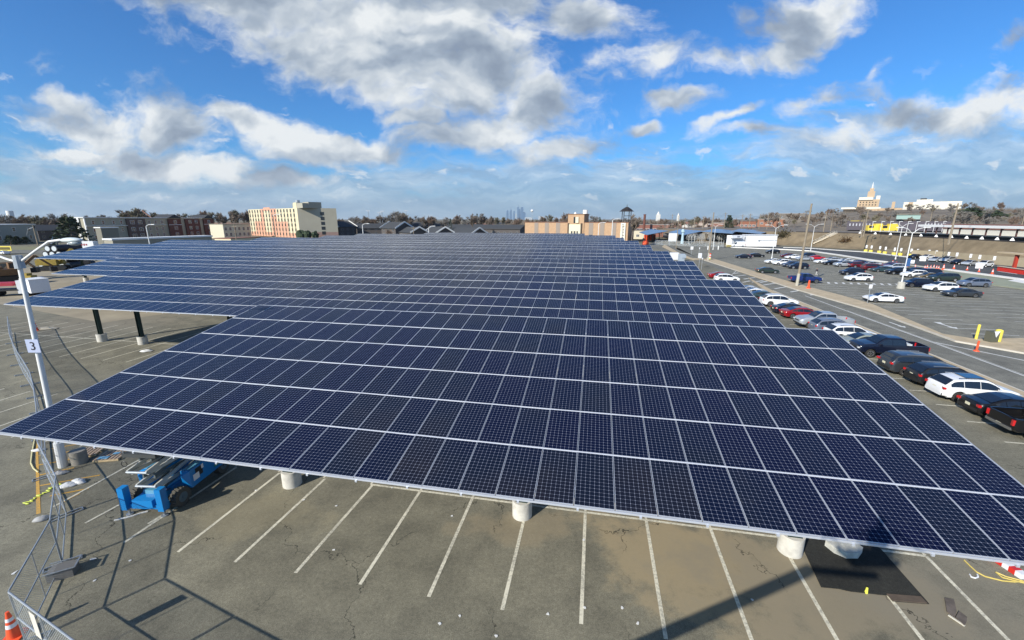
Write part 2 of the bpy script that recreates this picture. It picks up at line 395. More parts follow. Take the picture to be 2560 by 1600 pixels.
# raised islands and kerbs
def slab(name, pts, h, m, edge=None, label=None):
    s = MB(); s.prism(pts, -.02, h)
    return struct(s.obj(name, m))
slab('traffic_island', [at(1760, 650), at(1770, 643), at(1900, 684), at(2026, 720), at(2100, 739), at(2180, 762), at(2356, 837), at(2436, 850), at(2560, 848), at(2700, 850), at(2700, 915), at(2560, 884), at(2389, 854), at(2180, 778), at(2060, 744), at(1984, 722), at(1900, 697)], .14, TANG)
slab('traffic_island', [at(1655, 617), at(1662, 612), at(1700, 634), at(1730, 646), at(1768, 648), at(1735, 651), at(1700, 640)], .14, TANG)
slab('pavement', [L(30.7, 20), L(31.75, 20), L(31.75, 82), L(33.5, 100), L(30.9, 84)], .13, TANG)
kb = MB()
for a, b in zip([(1760, 651), (1984, 723), (2060, 745), (2180, 779), (2389, 855), (2560, 885)], [(1984, 723), (2060, 745), (2180, 779), (2389, 855), (2560, 885), (2700, 916)]): kb.bar(at(*a) + Vector((0, 0, .065)), at(*b) + Vector((0, 0, .065)), .16, .17)
kb.bar(L(31.83, 20, .06), L(31.83, 82, .06), .15, .16); kb.bar(L(30.62, 20, .06), L(30.62, 83, .06), .15, .16)
struct(kb.obj('kerb', KERB))
# white concrete kerb walls of the bus road
def kwall(pts, w=.55, h=.35, name='concrete_kerb', m=None):
    k = MB()
    for i, (a, b) in enumerate(zip(pts, pts[1:])):
        A = at(*a); B = at(*b); k.bar(A + Vector((0, 0, h / 2)), B + Vector((0, 0, h / 2)), w, h + i * .006)
    return struct(k.obj(name, m or WHITEP))
WC = mat('white_concrete', (.72, .70, .65), .85, var=.08)
kwall([(1828, 619), (1960, 624.5), (2026, 628.5), (2092, 638), (2172, 651), (2215, 656.5)], 1.1, .35, m=WC)
kwall([(2215, 656.5), (2250, 660), (2300, 667), (2366, 675)], .6, .25, m=CONC)
kwall([(2366, 675), (2440, 685), (2560, 701), (2700, 717)], 1.3, .3, m=WC)
kwall([(1958, 619), (2026, 621), (2092, 626), (2172, 631), (2240, 640), (2300, 646)], 1.6, .18, m=WC)
isl = MB(); isl.prism([at(2520, 703), at(2540, 700), at(2700, 712), at(2700, 722), at(2560, 710)], 0, .15); struct(isl.obj('traffic_island', WC))
gr_ = MB(); gr_.prism([at(2335, 680), at(2366, 677), at(2440, 688), at(2560, 706), at(2800, 745), at(2700, 738), at(2560, 724), at(2470, 712), at(2400, 705), at(2330, 690)], -.02, .12)
struct(gr_.obj('grass_verge', mat('pale_verge', (.27, .285, .20), .95, var=.2, vscale=.5)))
# ------------------------------------------------------------------ painted lines
ln = MB()
tops = [(655, 1118), (768, 1133), (880, 1148), (992, 1170), (1118, 1185), (1244, 1218), (1383, 1215)]
bots = [(420, 1302), (560, 1323), (692, 1358), (850, 1381), (1013, 1416), (1184, 1457), (1372, 1492)]
K = 1.0583
ends = [at(x * K, y * K) for x, y in bots]; dv = (E2 * 5.0)
# two rows of stalls under every canopy
b0 = ends[3]; dl = 2.585; l0 = b0.dot(E1); f0 = b0.dot(E2)
for i in range(-4, 9):
    l = l0 + i * dl; ln.flat(strip(L(l, f0), L(l + (.12 if i < 0 else 0), f0 + 5.35), .13), .008)
ln.flat(strip(L(l0 - 1 * dl, f0 + 5.35), L(l0 + 8 * dl, f0 + 5.35), .12), .012)
for i in range(-24, 10):
    l = l0 + i * dl
    if i > -20: ln.flat(strip(L(l, f0 + 5.4), L(l, f0 + 10.9), .11), .008)
    ln.flat(strip(L(l, f0 + 17.6), L(l, f0 + 23), .11), .008); ln.flat(strip(L(l, f0 + 23.1), L(l, f0 + 28.4), .11), .008)
ln.flat(strip(L(l0 - 24 * dl, f0 + 23.05), L(l0 + 9 * dl, f0 + 23.05), .11), .012)
# bays where the cars stand by the road
for i in range(0, 31): ln.flat(strip(L(23.9, 21.9 + i * 2.58), L(30.4, 21.9 + i * 2.58), .12), .010)
struct(ln.obj('stall_lines', WLINE))
l2 = MB()
for i in range(0, 17):
    f = 54.8 + i * 2.52; l2.flat(strip(L(42.3, f), L(46.8, f), .12), .010)
for i in range(0, 22):
    f = 40 + i * 2.52
    if f < 96: l2.flat(strip(L(52.6, f), L(57.2, f), .11), .010); l2.flat(strip(L(57.4, f), L(61.9, f), .11), .010)
for i in range(0, 21):
    f = 48 + i * 2.52
    l2.flat(strip(L(68.2, f), L(77.0 if f > 62 else 74, f), .11), .010)
l2.flat(strip(at(2040, 709), at(2400, 749), .12), .014)
for F0, F1 in ((110, 126), (128, 150)):
    f = F0
    while f < F1: l2.flat(strip(L(50, f), L(54.5, f), .11), .010); l2.flat(strip(L(54.7, f), L(59, f), .11), .010); l2.flat(strip(L(65, f), L(69, f), .11), .01); f += 2.52
# hatched crossings
for i in range(12):
    l = 46.6 + i * 1.35; l2.flat(strip(L(l, 94.2), L(l + .8, 96.3), .42), .012)
l2.flat(strip(L(46, 94), L(62, 94), .14), .016); l2.flat(strip(L(46, 96.5), L(62, 96.5), .14), .016)
zb = lambda x, y: at(1650 + x * .16536, 580 + y * .16536)
for a, b in [((1130, 670), (1300, 650)), ((1265, 712), (1435, 688)), ((1245, 762), (1360, 740)), ((1390, 760), (1560, 735)), ((1510, 765), (1625, 742)), ((1560, 803), (1735, 775)), ((1735, 858), (1915, 828)), ((1975, 907), (2110, 884)), ((1100, 632), (1185, 618))]:
    A, B = zb(*a), zb(*b); l2.flat(strip(A, B, .38), .012)
l2.flat(strip(zb(1080, 652), zb(1150, 590), .14), .012); l2.flat(strip(zb(1830, 905), zb(2300, 950), .1), .012)
l2.flat([zb(2260, 945), zb(2320, 945), zb(2340, 955), zb(2270, 958)], .012)
l2.flat(strip(L(35.3, 20), L(35.3, 78), .16), .012); l2.flat(strip(L(35.55, 34), L(35.55, 66), .07), .012)
l2.flat(strip(L(35.5, 50), L(39.6, 44), .22), .016); l2.flat(strip(L(39.6, 44), L(41, 30), .16), .016); l2.flat(strip(L(37.2, 38.2), L(39.5, 25), .28), .016)
# turn arrows
def arrow(cx_, cy_, s, flip, bend=True):
    def q(a, b): return L(cx_ + b * s, cy_ + a * s)
    pts = [(-1.7 * flip, -.12), (-.9 * flip, -.16), (.55 * flip, -.12), (.55 * flip, -.42), (1.35 * flip, .02), (.55 * flip, .45), (.55 * flip, .12), (-.3 * flip, .12), (-1.0 * flip, .25 if bend else .12), (-1.7 * flip, .55 if bend else .12)]
    l2.flat([q(*p) for p in pts], .014)
arrow(at(2245, 813).dot(E1), at(2245, 813).dot(E2), 0.95, -1, False); arrow(at(2375, 815).dot(E1) - .3, at(2375, 815).dot(E2), 1.15, -1, True)
struct(l2.obj('road_markings', WLINE2))
yl = MB()
zr = lambda x, y: at(x * .23151, 960 + y * .23151)
yl.flat([zr(385, 560), zr(405, 560), zr(440, 1400), zr(392, 1410)], .010)
for a, b in [((400, 780), (470, 765)), ((400, 880), (900, 790)), ((425, 985), (800, 905)), ((430, 1100), (1080, 985)), ((540, 1210), (960, 1130)), ((560, 700), (900, 640)), ((700, 740), (1000, 680)), ((590, 1325), (860, 1180))]: yl.flat(strip(zr(*a), zr(*b), .10), .012)
struct(yl.obj('yellow_markings', YLINE))
wl = MB(); wl.flat(strip(zr(575, 1330), zr(1560, 790), .11), .016); wl.flat(strip(zr(920, 1505), zr(1690, 1090), .11), .016); wl.flat(strip(zr(1600, 1512), zr(1800, 1390), .12), .016)
struct(wl.obj('stall_lines', WLINE))
# ------------------------------------------------------------------ solar carports
def solar_mat():
    m = bpy.data.materials.new('solar_cells'); m.use_nodes = True; nt = m.node_tree; b = NB(nt); p = nt.nodes['Principled BSDF']
    uv = nt.nodes.new('ShaderNodeUVMap').outputs[0]; s = b.n('ShaderNodeSeparateXYZ'); b.l(uv, s.inputs[0])
    fx = b.m('ABSOLUTE', b.m('SUBTRACT', b.m('FRACT', s.outputs[0]), .5)); fy = b.m('ABSOLUTE', b.m('SUBTRACT', b.m('FRACT', s.outputs[1]), .5))
    line = b.m('MAXIMUM', b.m('GREATER_THAN', fx, .474), b.m('GREATER_THAN', fy, .474))
    dia = b.m('GREATER_THAN', b.m('ADD', fx, fy), .885)
    g = nt.nodes.new('ShaderNodeNewGeometry').outputs['Position']
    wn_ = b.n('ShaderNodeTexWhiteNoise', noise_dimensions='1D'); b.l(b.m('ADD', b.m('FLOOR', b.m('DIVIDE', b.m('ADD', s.outputs[0], .001), 8.0)), b.m('MULTIPLY', nt.nodes.new('ShaderNodeObjectInfo').outputs['Random'], 917.3)), wn_.inputs['W']); rnd = wn_.outputs['Value']
    n = b.m('ADD', b.m('MULTIPLY', b.noise(g, .16, 3, .6).outputs['Fac'], .75), b.m('MULTIPLY', rnd, .26))
    cell = b.ramp(n, [(.34, (.0038, .0058, .026)), (.50, (.0045, .0080, .025)), (.62, (.0065, .0105, .023)), (.74, (.013, .0135, .021))])
    bus = b.m('MULTIPLY', b.m('GREATER_THAN', b.m('ABSOLUTE', b.m('SUBTRACT', b.m('FRACT', b.m('MULTIPLY', s.outputs[0], 3.0)), .5)), .485), .05)
    c = b.mix(bus, cell, (.12, .15, .22, 1))
    c = b.mix(b.m('MULTIPLY', line, .55), c, (.25, .27, .34, 1))
    c = b.mix(b.m('MULTIPLY', dia, .45), c, (.50, .53, .64, 1))
    dust = b.noise(g, 1.6, 6, .7).outputs['Fac']
    c = b.mix(b.ss(dust, .45, .8, 0.0, .018), c, (.30, .27, .22, 1))
    sm = b.noise(b.v('MULTIPLY', g, (1.0, .5, 1)), .55, 6, .72).outputs['Fac']
    c = b.mix(b.ss(sm, .66, .78, 0.0, .20), c, (.36, .35, .32, 1))
    b.l(c, p.inputs['Base Color'])
    p.inputs['Roughness'].default_value = .17; p.inputs['IOR'].default_value = 1.25; p.inputs['Specular IOR Level'].default_value = .5
    return m
SOLAR = solar_mat()
RAILM = mat('bright_rail', (.56, .58, .62), .5, .2)
PW, PH = 1.06, 2.0943
TILT = R(9.65)
def panel_mesh(name, places, hw=.517, hh=1.026):
    "places: list of matrices"
    vs = []; fs = []; mi = []; uvs = []
    fr = .014
    for ui, M in enumerate(places):
        o = len(vs); uo = 8 * ui
        P = []
        for (x, y, z) in [(-hw, -hh, 0), (hw, -hh, 0), (hw, hh, 0), (-hw, hh, 0),
                          (-hw + fr * .6, -hh + fr, 0), (hw - fr * .6, -hh + fr, 0), (hw - fr * .6, hh - fr, 0), (-hw + fr * .6, hh - fr, 0),
                          (-hw, -hh, -.042), (hw, -hh, -.042), (hw, hh, -.042), (-hw, hh, -.042)]:
            vs.append(tuple(M @ Vector((x, y, z))))
        q = [((4, 5, 6, 7), 0), ((0, 1, 5, 4), 1), ((1, 2, 6, 5), 1), ((2, 3, 7, 6), 1), ((3, 0, 4, 7), 1),
             ((0, 8, 9, 1), 1), ((1, 9, 10, 2), 1), ((2, 10, 11, 3), 1), ((3, 11, 8, 0), 1), ((8, 11, 10, 9), 2)]
        for f, k in q:
            fs.append(tuple(i + o for i in f)); mi.append(k)
            uvs += [(uo, 0), (uo + 8, 0), (uo + 8, 16), (uo, 16)] if k == 0 else [(0, 0)] * 4
    me = bpy.data.meshes.new(name); me.from_pydata(vs, [], fs); me.update(); me.polygons.foreach_set('material_index', mi)
    ul = me.uv_layers.new(name='UVMap'); ul.data.foreach_set('uv', [c for u in uvs for c in u])
    for m in (SOLAR, ALU, mat('panel_back', (.55, .56, .57), .6)): me.materials.append(m)
    return me
ONE = panel_mesh('solar_panel', [Matrix.Identity(4)])
CZ0 = 5.30
F_FRONT = 9.66; DF = 17.36
def lot_l(px, py, z): return at(px, py, z).dot(E1)
canopy_names = ['nearest and lowest in the picture', 'second from the camera', 'third from the camera', 'fourth from the camera, reaching farthest left', 'fifth from the camera',
                'sixth from the camera', 'seventh from the camera', 'second farthest', 'farthest, in front of the brick building']
Lr = [11.42, 12.45, 12.3, 12.0, 11.2, 10.4, 8.0, 6.4, -3.9]
Ll = [-20.38, -50.9, -73.3, -105.2, None, None, None, None, None]
tl = {4: 423, 5: 650, 6: 814, 7: 900, 8: 1065}
def canopy(i):
    fr_ = F_FRONT + DF * i; ftop = fr_ + 12.4
    lr = Lr[i]
    if Ll[i] is not None: ll = Ll[i]
    else:
        d = ray(tl[i], 600); t = d.x / d.y     # left end seen at this column of the picture
        # point l*E1+ftop*E2 with x/y = t
        ll = ftop * (t * E2.y - E2.x) / (E1.x - t * E1.y)
    n = max(4, round((lr - ll) / PW)); ll = lr - n * PW
    root = thing('solar_carport', 'long tilted carport roof of dark blue solar panels, ' + canopy_names[i], 'solar carport', L(lr, fr_ + 6.1, 0), LROT, 'solar carports over the parking bays')
    ct, st = math.cos(TILT), math.sin(TILT)
    def loc(r, x, off=0.0):  # r panel rows from the front edge, x columns from the right end
        return Vector((-x * PW, -6.1 + r * PH * ct - off * st, CZ0 + r * PH * st + off * ct))
    RX = Matrix.Rotation(TILT, 4, 'X')
    # the panels that show largest are objects of their own
    cells = []
    for r in range(6):
        for c in range(n):
            p = loc(r + .5, c + .5); w = root.matrix_basis @ p
            w = L(lr, fr_ + 6.1) + E1 * p.x + E2 * p.y + Vector((0, 0, p.z))
            rel = w - Vector((0, 0, CAMH)); dep = rel.dot(FW); sx_ = 1280 + FPX * rel.x / dep; sy_ = 800 - FPX * rel.dot(UP) / dep
            vis = -60 < sx_ < 2620 and sy_ < 1660
            if i: vis = vis and (r >= 1 or (w.dot(E1) < (Ll[i - 1] if Ll[i - 1] else -1e9)))
            area = (abs(rel.z) / rel.length) / (rel.length ** 2)
            cells.append(((0 if vis else 1), -area, r, c, p))
    cells.sort(key=lambda q: q[:2])
    first = 100 if i < 9 else 0
    rest = []
    rd = random.Random(i)
    for k, (v_, a_, r, c, p) in enumerate(cells):
        T = Matrix.Translation(p) @ RX @ Matrix.Rotation(rd.uniform(-.006, .006), 4, 'Y') @ Matrix.Rotation(rd.uniform(-.005, .005), 4, 'X')
        if k < first and v_ == 0:
            o = bpy.data.objects.new('solar_panel', ONE); COL.objects.link(o); o.parent = root; o.matrix_basis = T
        else: rest.append(T)
    if rest:
        o = bpy.data.objects.new('solar_panels', panel_mesh('solar_panels', rest)); COL.objects.link(o); o.parent = root; o['kind'] = 'stuff'
    # purlins, gutter edge, beams, columns, piers
    m = MB()
    for r in (.30, 1, 2, 3, 4, 5, 5.96):
        a = loc(r, 0.02, -.13); b = loc(r, n - .02, -.13); m.bar(a, b, .11, .17)
    m.obj('purlins', GALV, root)
    m = MB()
    for r in range(1, 6): m.bar(loc(r, .02, .0), loc(r, n - .02, .0), .024, .034)
    m.obj('seam_rails', RAILM, root)
    e = MB(); e.bar(loc(-.012, -.01, -.03), loc(-.012, n + .01, -.03), .02, .055); e.bar(loc(6.012, -.01, -.05), loc(6.012, n + .01, -.05), .02, .10)
    for x in (-.02, n + .02): e.bar(loc(0, x, -.045), loc(6, x, -.045), .02, .09)
    for k in range(0, 2 * n, 3): e.box(loc(-.02, k / 2 + .4, -.075), (.06, .05, .06), rz=0)
    e.obj('edge_trim', ALU, root)
    cols = {0: [-14.0, -2.6, 8.0], 1: [-50.9, -45.6, -34.5, -23.3, -12, -.8, 9.5]}.get(i)
    if cols is None:
        cols = []; x = lr - 3.5
        while x > ll + 1: cols.append(x); x -= 11.2
    for cl in cols:
        x = lr - cl; yo = -.15 if i == 0 else (.4 if i == 1 else 0)
        zt = CZ0 + (6.1 + yo) * math.tan(TILT) - .35
        c = MB(); base = (-x, yo, 0)
        c.cyl((-x, yo, -.05), (-x, yo, .80), .43, .43, 24); c.obj('pier', PIER, root, smooth=30)
        c = MB()
        c.box((-x - .13, yo, .80 + (zt - .80) / 2), (.025, .34, zt - .80)); c.box((-x + .13, yo, .80 + (zt - .80) / 2), (.025, .34, zt - .80)); c.box((-x, yo, .80 + (zt - .80) / 2), (.24, .02, zt - .80)); c.box((-x, yo, .815), (.5, .5, .03))
        c.obj('column', STEELG, root)
        bm_ = MB(); A = Vector((-x, -5.2, CZ0 + .9 * math.tan(TILT) - .36)); B = Vector((-x, 5.4, CZ0 + 11.5 * math.tan(TILT) - .36)); Cc = Vector((-x, yo, zt - .1))
        bm_.bar(A, B, .2, .3); bm_.obj('beam', STEELG, root)
    return root
CAN = [canopy(i) for i in range(9)]
# ------------------------------------------------------------------ vehicles
def interp(pts, x):
    if x <= pts[0][0]: return pts[0][1]
    for (a, u), (b, v) in zip(pts, pts[1:]):
        if x <= b:
            t = (x - a) / (b - a) if b > a else 1; return u + (v - u) * t
    return pts[-1][1]
# x runs from the rear (-) to the nose (+).  top: outline over the roof, belt: line under the side windows
SPEC = {
 'sedan': dict(L=4.85, w=.915, wb=2.82, R=.335, sill=.24, roofz=1.43,
    top=[(-2.42, .70), (-2.40, .90), (-2.30, 1.02), (-1.75, 1.08), (-1.0, 1.34), (-.45, 1.43), (.25, 1.42), (.70, 1.27), (1.22, .98), (1.9, .90), (2.25, .78), (2.40, .62), (2.42, .5)],
    belt=[(-2.42, .70), (-2.2, .93), (-1.4, .96), (1.1, .90), (1.9, .84), (2.3, .70), (2.42, .5)], win=(-1.55, 1.02), ws=(.30, 1.20), rw=(-1.72, -.55), axle=1.41, xo=0.02, pil=[-.22, -.98]),
 'suv': dict(L=4.62, w=.94, wb=2.70, R=.375, sill=.30, roofz=1.66,
    top=[(-2.35, .62), (-2.34, 1.00), (-2.24, 1.14), (-1.72, 1.56), (-1.45, 1.62), (-.9, 1.68), (-.2, 1.71), (.3, 1.66), (.62, 1.53), (1.20, 1.14), (1.8, 1.05), (2.18, .92), (2.32, .68), (2.35, .5)],
    belt=[(-2.35, .62), (-2.25, 1.10), (-1.4, 1.10), (1.05, 1.02), (1.8, .95), (2.2, .80), (2.35, .5)], win=(-1.95, .98), ws=(.28, 1.10), rw=(-2.20, -1.72), axle=1.35, xo=.0, pil=[-.18, -1.15]),
 'minivan': dict(L=5.1, w=.98, wb=3.0, R=.345, sill=.26, roofz=1.74,
    top=[(-2.55, .62), (-2.54, 1.02), (-2.44, 1.14), (-2.10, 1.60), (-1.8, 1.70), (-.6, 1.74), (.45, 1.69), (.85, 1.55), (1.65, 1.10), (2.1, .98), (2.4, .84), (2.53, .64), (2.55, .5)],
    belt=[(-2.55, .62), (-2.45, 1.10), (-1.4, 1.10), (1.4, 1.02), (2.1, .92), (2.4, .78), (2.55, .5)], win=(-2.15, 1.40), ws=(.55, 1.62), rw=(-2.41, -2.06), axle=1.5, xo=.0, pil=[.1, -1.05]),
 'pickup': dict(L=5.75, w=.99, wb=3.6, R=.395, sill=.46, roofz=1.90,
    top=[(-2.87, .75), (-2.86, 1.28), (-1.02, 1.30), (-1.0, 1.34), (-.90, 1.84), (-.7, 1.92), (.45, 1.92), (.80, 1.80), (1.40, 1.34), (2.3, 1.25), (2.72, 1.12), (2.84, .88), (2.87, .6)],
    belt=[(-2.87, .75), (-2.8, 1.24), (-.6, 1.26), (1.35, 1.20), (2.3, 1.14), (2.7, 1.0), (2.87, .6)], win=(-.86, 1.22), ws=(.52, 1.38), rw=(-.62, -.46), axle=1.75, xo=.05, bed=(-2.80, -1.08), pil=[.16]),
 'van': dict(L=5.9, w=1.02, wb=3.7, R=.36, sill=.34, roofz=2.6,
    top=[(-2.95, .62), (-2.94, 2.5), (-2.8, 2.6), (1.0, 2.58), (1.35, 2.42), (2.15, 1.35), (2.7, 1.12), (2.9, .8), (2.95, .5)],
    belt=[(-2.95, .62), (-2.9, 1.32), (2.0, 1.28), (2.7, 1.0), (2.95, .5)], win=(.9, 2.0), ws=(1.32, 2.15), rw=(-2.9, -2.9), axle=1.85, xo=.05, pil=[]),
}
CARM = {}
def car_meshes(kind):
    if kind in CARM: return CARM[kind]
    S = SPEC[kind]; hl = S['L'] / 2; w = S['w']; out = {}
    top = S['top']; belt = S['belt']; Rr = S['R'] + .055; ax = [S['axle'] * -1 + S['xo'], S['axle'] + S['xo']]
    xs = set(round(-hl + S['L'] * i / 46, 3) for i in range(47))
    for p in top: xs.add(round(p[0], 3))
    for a in ax:
        for k in range(-6, 7): xs.add(round(a + Rr * math.sin(k / 6 * math.pi / 2), 3))
    xs = sorted(xs); xs2 = [xs[0]]
    for x in xs[1:]:
        if x - xs2[-1] > .012: xs2.append(x)
    xs = xs2
    def W_(x):  # half width in plan
        e = 1 - abs(x) / hl; k = min(1, e / .16); return w * (.80 + .20 * math.sqrt(max(0, 1 - (1 - k) ** 2)))
    def sect(x, bedsec=False):
        ww = W_(x); zt = interp(top, x); zb_ = min(interp(belt, x), zt - .03); low = S['sill'] + (.10 if abs(x) > hl - .25 else 0)
        for a in ax:
            if abs(x - a) < Rr: low = max(low, S['R'] + math.sqrt(Rr * Rr - (x - a) ** 2) - .01)
        mid = max(low + .05, (zb_ * .62 + .12)); mid = min(mid, zb_ - .02)
        g_ = max(0, min(1, (zt - zb_) / max(.3, S['roofz'] - 1.0 if kind != 'van' else 1.3)))
        wt = ww * (1 - .05 - .21 * g_ * (.55 if kind == 'van' else 1)) if g_ > .12 else ww * .93
        r_ = .07 if g_ > .3 else .03
        if bedsec: return [(0, low), (ww * .9, low), (ww, low + .06 if low + .06 < mid else mid), (ww * 1.0, mid), (ww * .985, zt - .03), (ww * .95, zt), (ww * .87, zt), (ww * .86, .78), (0, .78)]
        return [(0, low), (ww * .9, low), (ww, min(low + .06, mid)), (ww * 1.005, mid), (ww * .975, zb_), (wt, zt - r_), (wt - r_ * .8, zt - r_ * .25), (wt * .55, zt + .008), (0, zt + .015)]
    S['W'] = W_; S['sect'] = sect
    stn = []
    for x in xs:
        if 'bed' in S and abs(x - S['bed'][0]) < .06 and not stn_has(stn, 'b'): pass
        stn.append((x, 'bed' in S and S['bed'][0] < x < S['bed'][1]))
    st = []
    for i, (x, bd) in enumerate(stn):
        if i and bd != stn[i - 1][1]:
            xe = S['bed'][0] if bd else S['bed'][1]; st.append((xe, stn[i - 1][1])); st.append((xe, bd))
        st.append((x, bd))
    m = MB(); rows = []
    for x, bd in st:
        sc = sect(x, bd); ring = [(x, y, z) for y, z in sc] + [(x, -y, z) for y, z in sc[::-1][1:-1]]
        rows.append(ring)
    n = len(rows[0]); vs = [v for r in rows for v in r]; fs = []
    for i in range(len(rows) - 1):
        for j in range(n): fs.append((i * n + j, i * n + (j + 1) % n, (i + 1) * n + (j + 1) % n, (i + 1) * n + j))
    fs.append(tuple(range(n))); fs.append(tuple((len(rows) - 1) * n + j for j in range(n))[::-1])
    m.add(vs, [f[::-1] for f in fs])
    out['body'] = m.mesh('body', 35)
    # glass: strips laid 8 mm proud of the loft
    def side(x0, x1, s):
        g = MB()
        if 1:
            k = 8; pv = None
            for i in range(k + 1):
                x = x0 + (x1 - x0) * i / k; sc = sect(x); a = sc[4]; b_ = sc[5]
                t0 = .07; t1 = .90
                if b_[1] - a[1] < .12: t0, t1 = .35, .6
                lo = (x, s * (a[0] + (b_[0] - a[0]) * t0 + .010), a[1] + (b_[1] - a[1]) * t0); hi = (x, s * (a[0] + (b_[0] - a[0]) * t1 + .010), a[1] + (b_[1] - a[1]) * t1)
                if pv: g.add([pv[0], lo, hi, pv[1]], [(0, 1, 2, 3) if s < 0 else (3, 2, 1, 0)])
                pv = (lo, hi)
        return g.mesh('side_window')
    a, b_ = S['win']; cuts = [b_] + [p for p in S['pil']] + [a]; out['side'] = []
    for p, q in zip(cuts, cuts[1:]): out['side'] += [side(q + .018, p - .018, 1), side(q + .018, p - .018, -1)]
    def across(x0, x1, name):
        g = MB(); k = 8; pv = None
        for i in range(k + 1):
            x = x0 + (x1 - x0) * i / k; sc = sect(x); e = sc[6]; row = []
            up = .032
            for t in (-.93, -.5, 0, .5, .93): row.append((x, e[0] * t, e[1] + (.012 if abs(t) < .6 else .004) + up))
            if pv:
                for j in range(4): g.add([pv[j], row[j], row[j + 1], pv[j + 1]], [(3, 2, 1, 0)])
            pv = row
        return g.mesh(name)
    out['windshield'] = across(*S['ws'], 'windshield')
    if kind != 'van' and 'bed' not in S: out['rear_window'] = across(*S['rw'], 'rear_window')
    elif kind == 'pickup':
        g = MB(); g.box((-.975, 0, 1.60), (.02, 1.25, .34)); out['rear_window'] = g.mesh('rear_window')
    # wheels
    t = MB(); R_ = S['R']
    for y0, y1, r0, r1 in ((-.11, -.085, R_ - .03, R_), (-.085, .085, R_, R_), (.085, .11, R_, R_ - .03)): t.cyl((0, y0, 0), (0, y1, 0), r0, r1, 20)
    out['tyre'] = t.mesh('tyre', 30)
    r = MB(); r.cyl((0, -.116, 0), (0, .116, 0), R_ * .66, R_ * .66, 20)
    for k in range(5):
        an = k * 2 * math.pi / 5
        for s in (-1, 1): r.bar((0, s * .120, 0), (math.cos(an) * R_ * .62, s * .120, math.sin(an) * R_ * .62), .02, .05, up=(0, 1, 0))
    out['rim'] = r.mesh('rim', 30)
    dk = MB(); dk.cyl((0, -.1185, 0), (0, .1185, 0), R_ * .56, R_ * .56, 18); out['well'] = dk.mesh('brake', 30)
    zh = interp(belt, hl - .12); 
    h = MB(); h.box((0, 0, 0), (.30, .34, .13)); out['head'] = h.mesh('headlight')
    h = MB(); h.box((0, 0, 0), (.16, .26 if kind != 'pickup' else .16, .15 if kind not in ('pickup', 'van') else .34)); out['tail'] = h.mesh('taillight')
    h = MB(); h.box((0, 0, 0), (.02, .34, .17)); out['plate'] = h.mesh('license_plate')
    h = MB(); h.box((0, 0, 0), (.16, .20, .14)); out['mirror'] = h.mesh('side_mirror')
    h = MB(); h.box((0, 0, 0), (.04, 1.0, .20)); out['grille'] = h.mesh('grille')
    h = MB(); h.box((0, 0, 0), (.10, w * 1.66, .16)); out['bumper'] = h.mesh('bumper')
    u = MB(); u.box((0, 0, S['sill'] + .10), (S['L'] - .5, w * 1.55, .22)); out['under'] = u.mesh('underbody')
    CARM[kind] = out; return out
def stn_has(a, b): return False
PAINT = {}
def paint(name, col, metal=.0, rough=.28):
    if name not in PAINT: PAINT[name] = mat('paint_' + name, col, rough, metal, coat=.6, spec=.3)
    return PAINT[name]
def part(name, me, m, parent, loc=(0, 0, 0), rz=0.0, rx=0.0, sc=None):
    if not me.materials: me.materials.append(m)
    o = bpy.data.objects.new(name, me); COL.objects.link(o); o.parent = parent; o.location = loc; o.rotation_euler = (rx, 0, rz)
    if sc: o.scale = sc
    if me.materials[0] != m: o.material_slots[0].link = 'OBJECT'; o.material_slots[0].material = m
    return o
PR = {'white': (.74, .75, .75), 'black': (.006, .006, .007), 'navy': (.006, .009, .022), 'silver': (.40, .43, .46), 'grey': (.045, .052, .06), 'red': (.24, .008, .012), 'maroon': (.09, .008, .014),
      'bluegrey': (.16, .19, .25), 'green': (.022, .034, .028), 'blue': (.008, .022, .115), 'gold': (.22, .17, .09), 'teal': (.03, .06, .07), 'lightgreen': (.24, .27, .24), 'steelblue': (.05, .065, .10), 'darkgrey': (.012, .013, .015), 'brightred': (.45, .015, .03), 'lightgrey': (.5, .53, .56)}
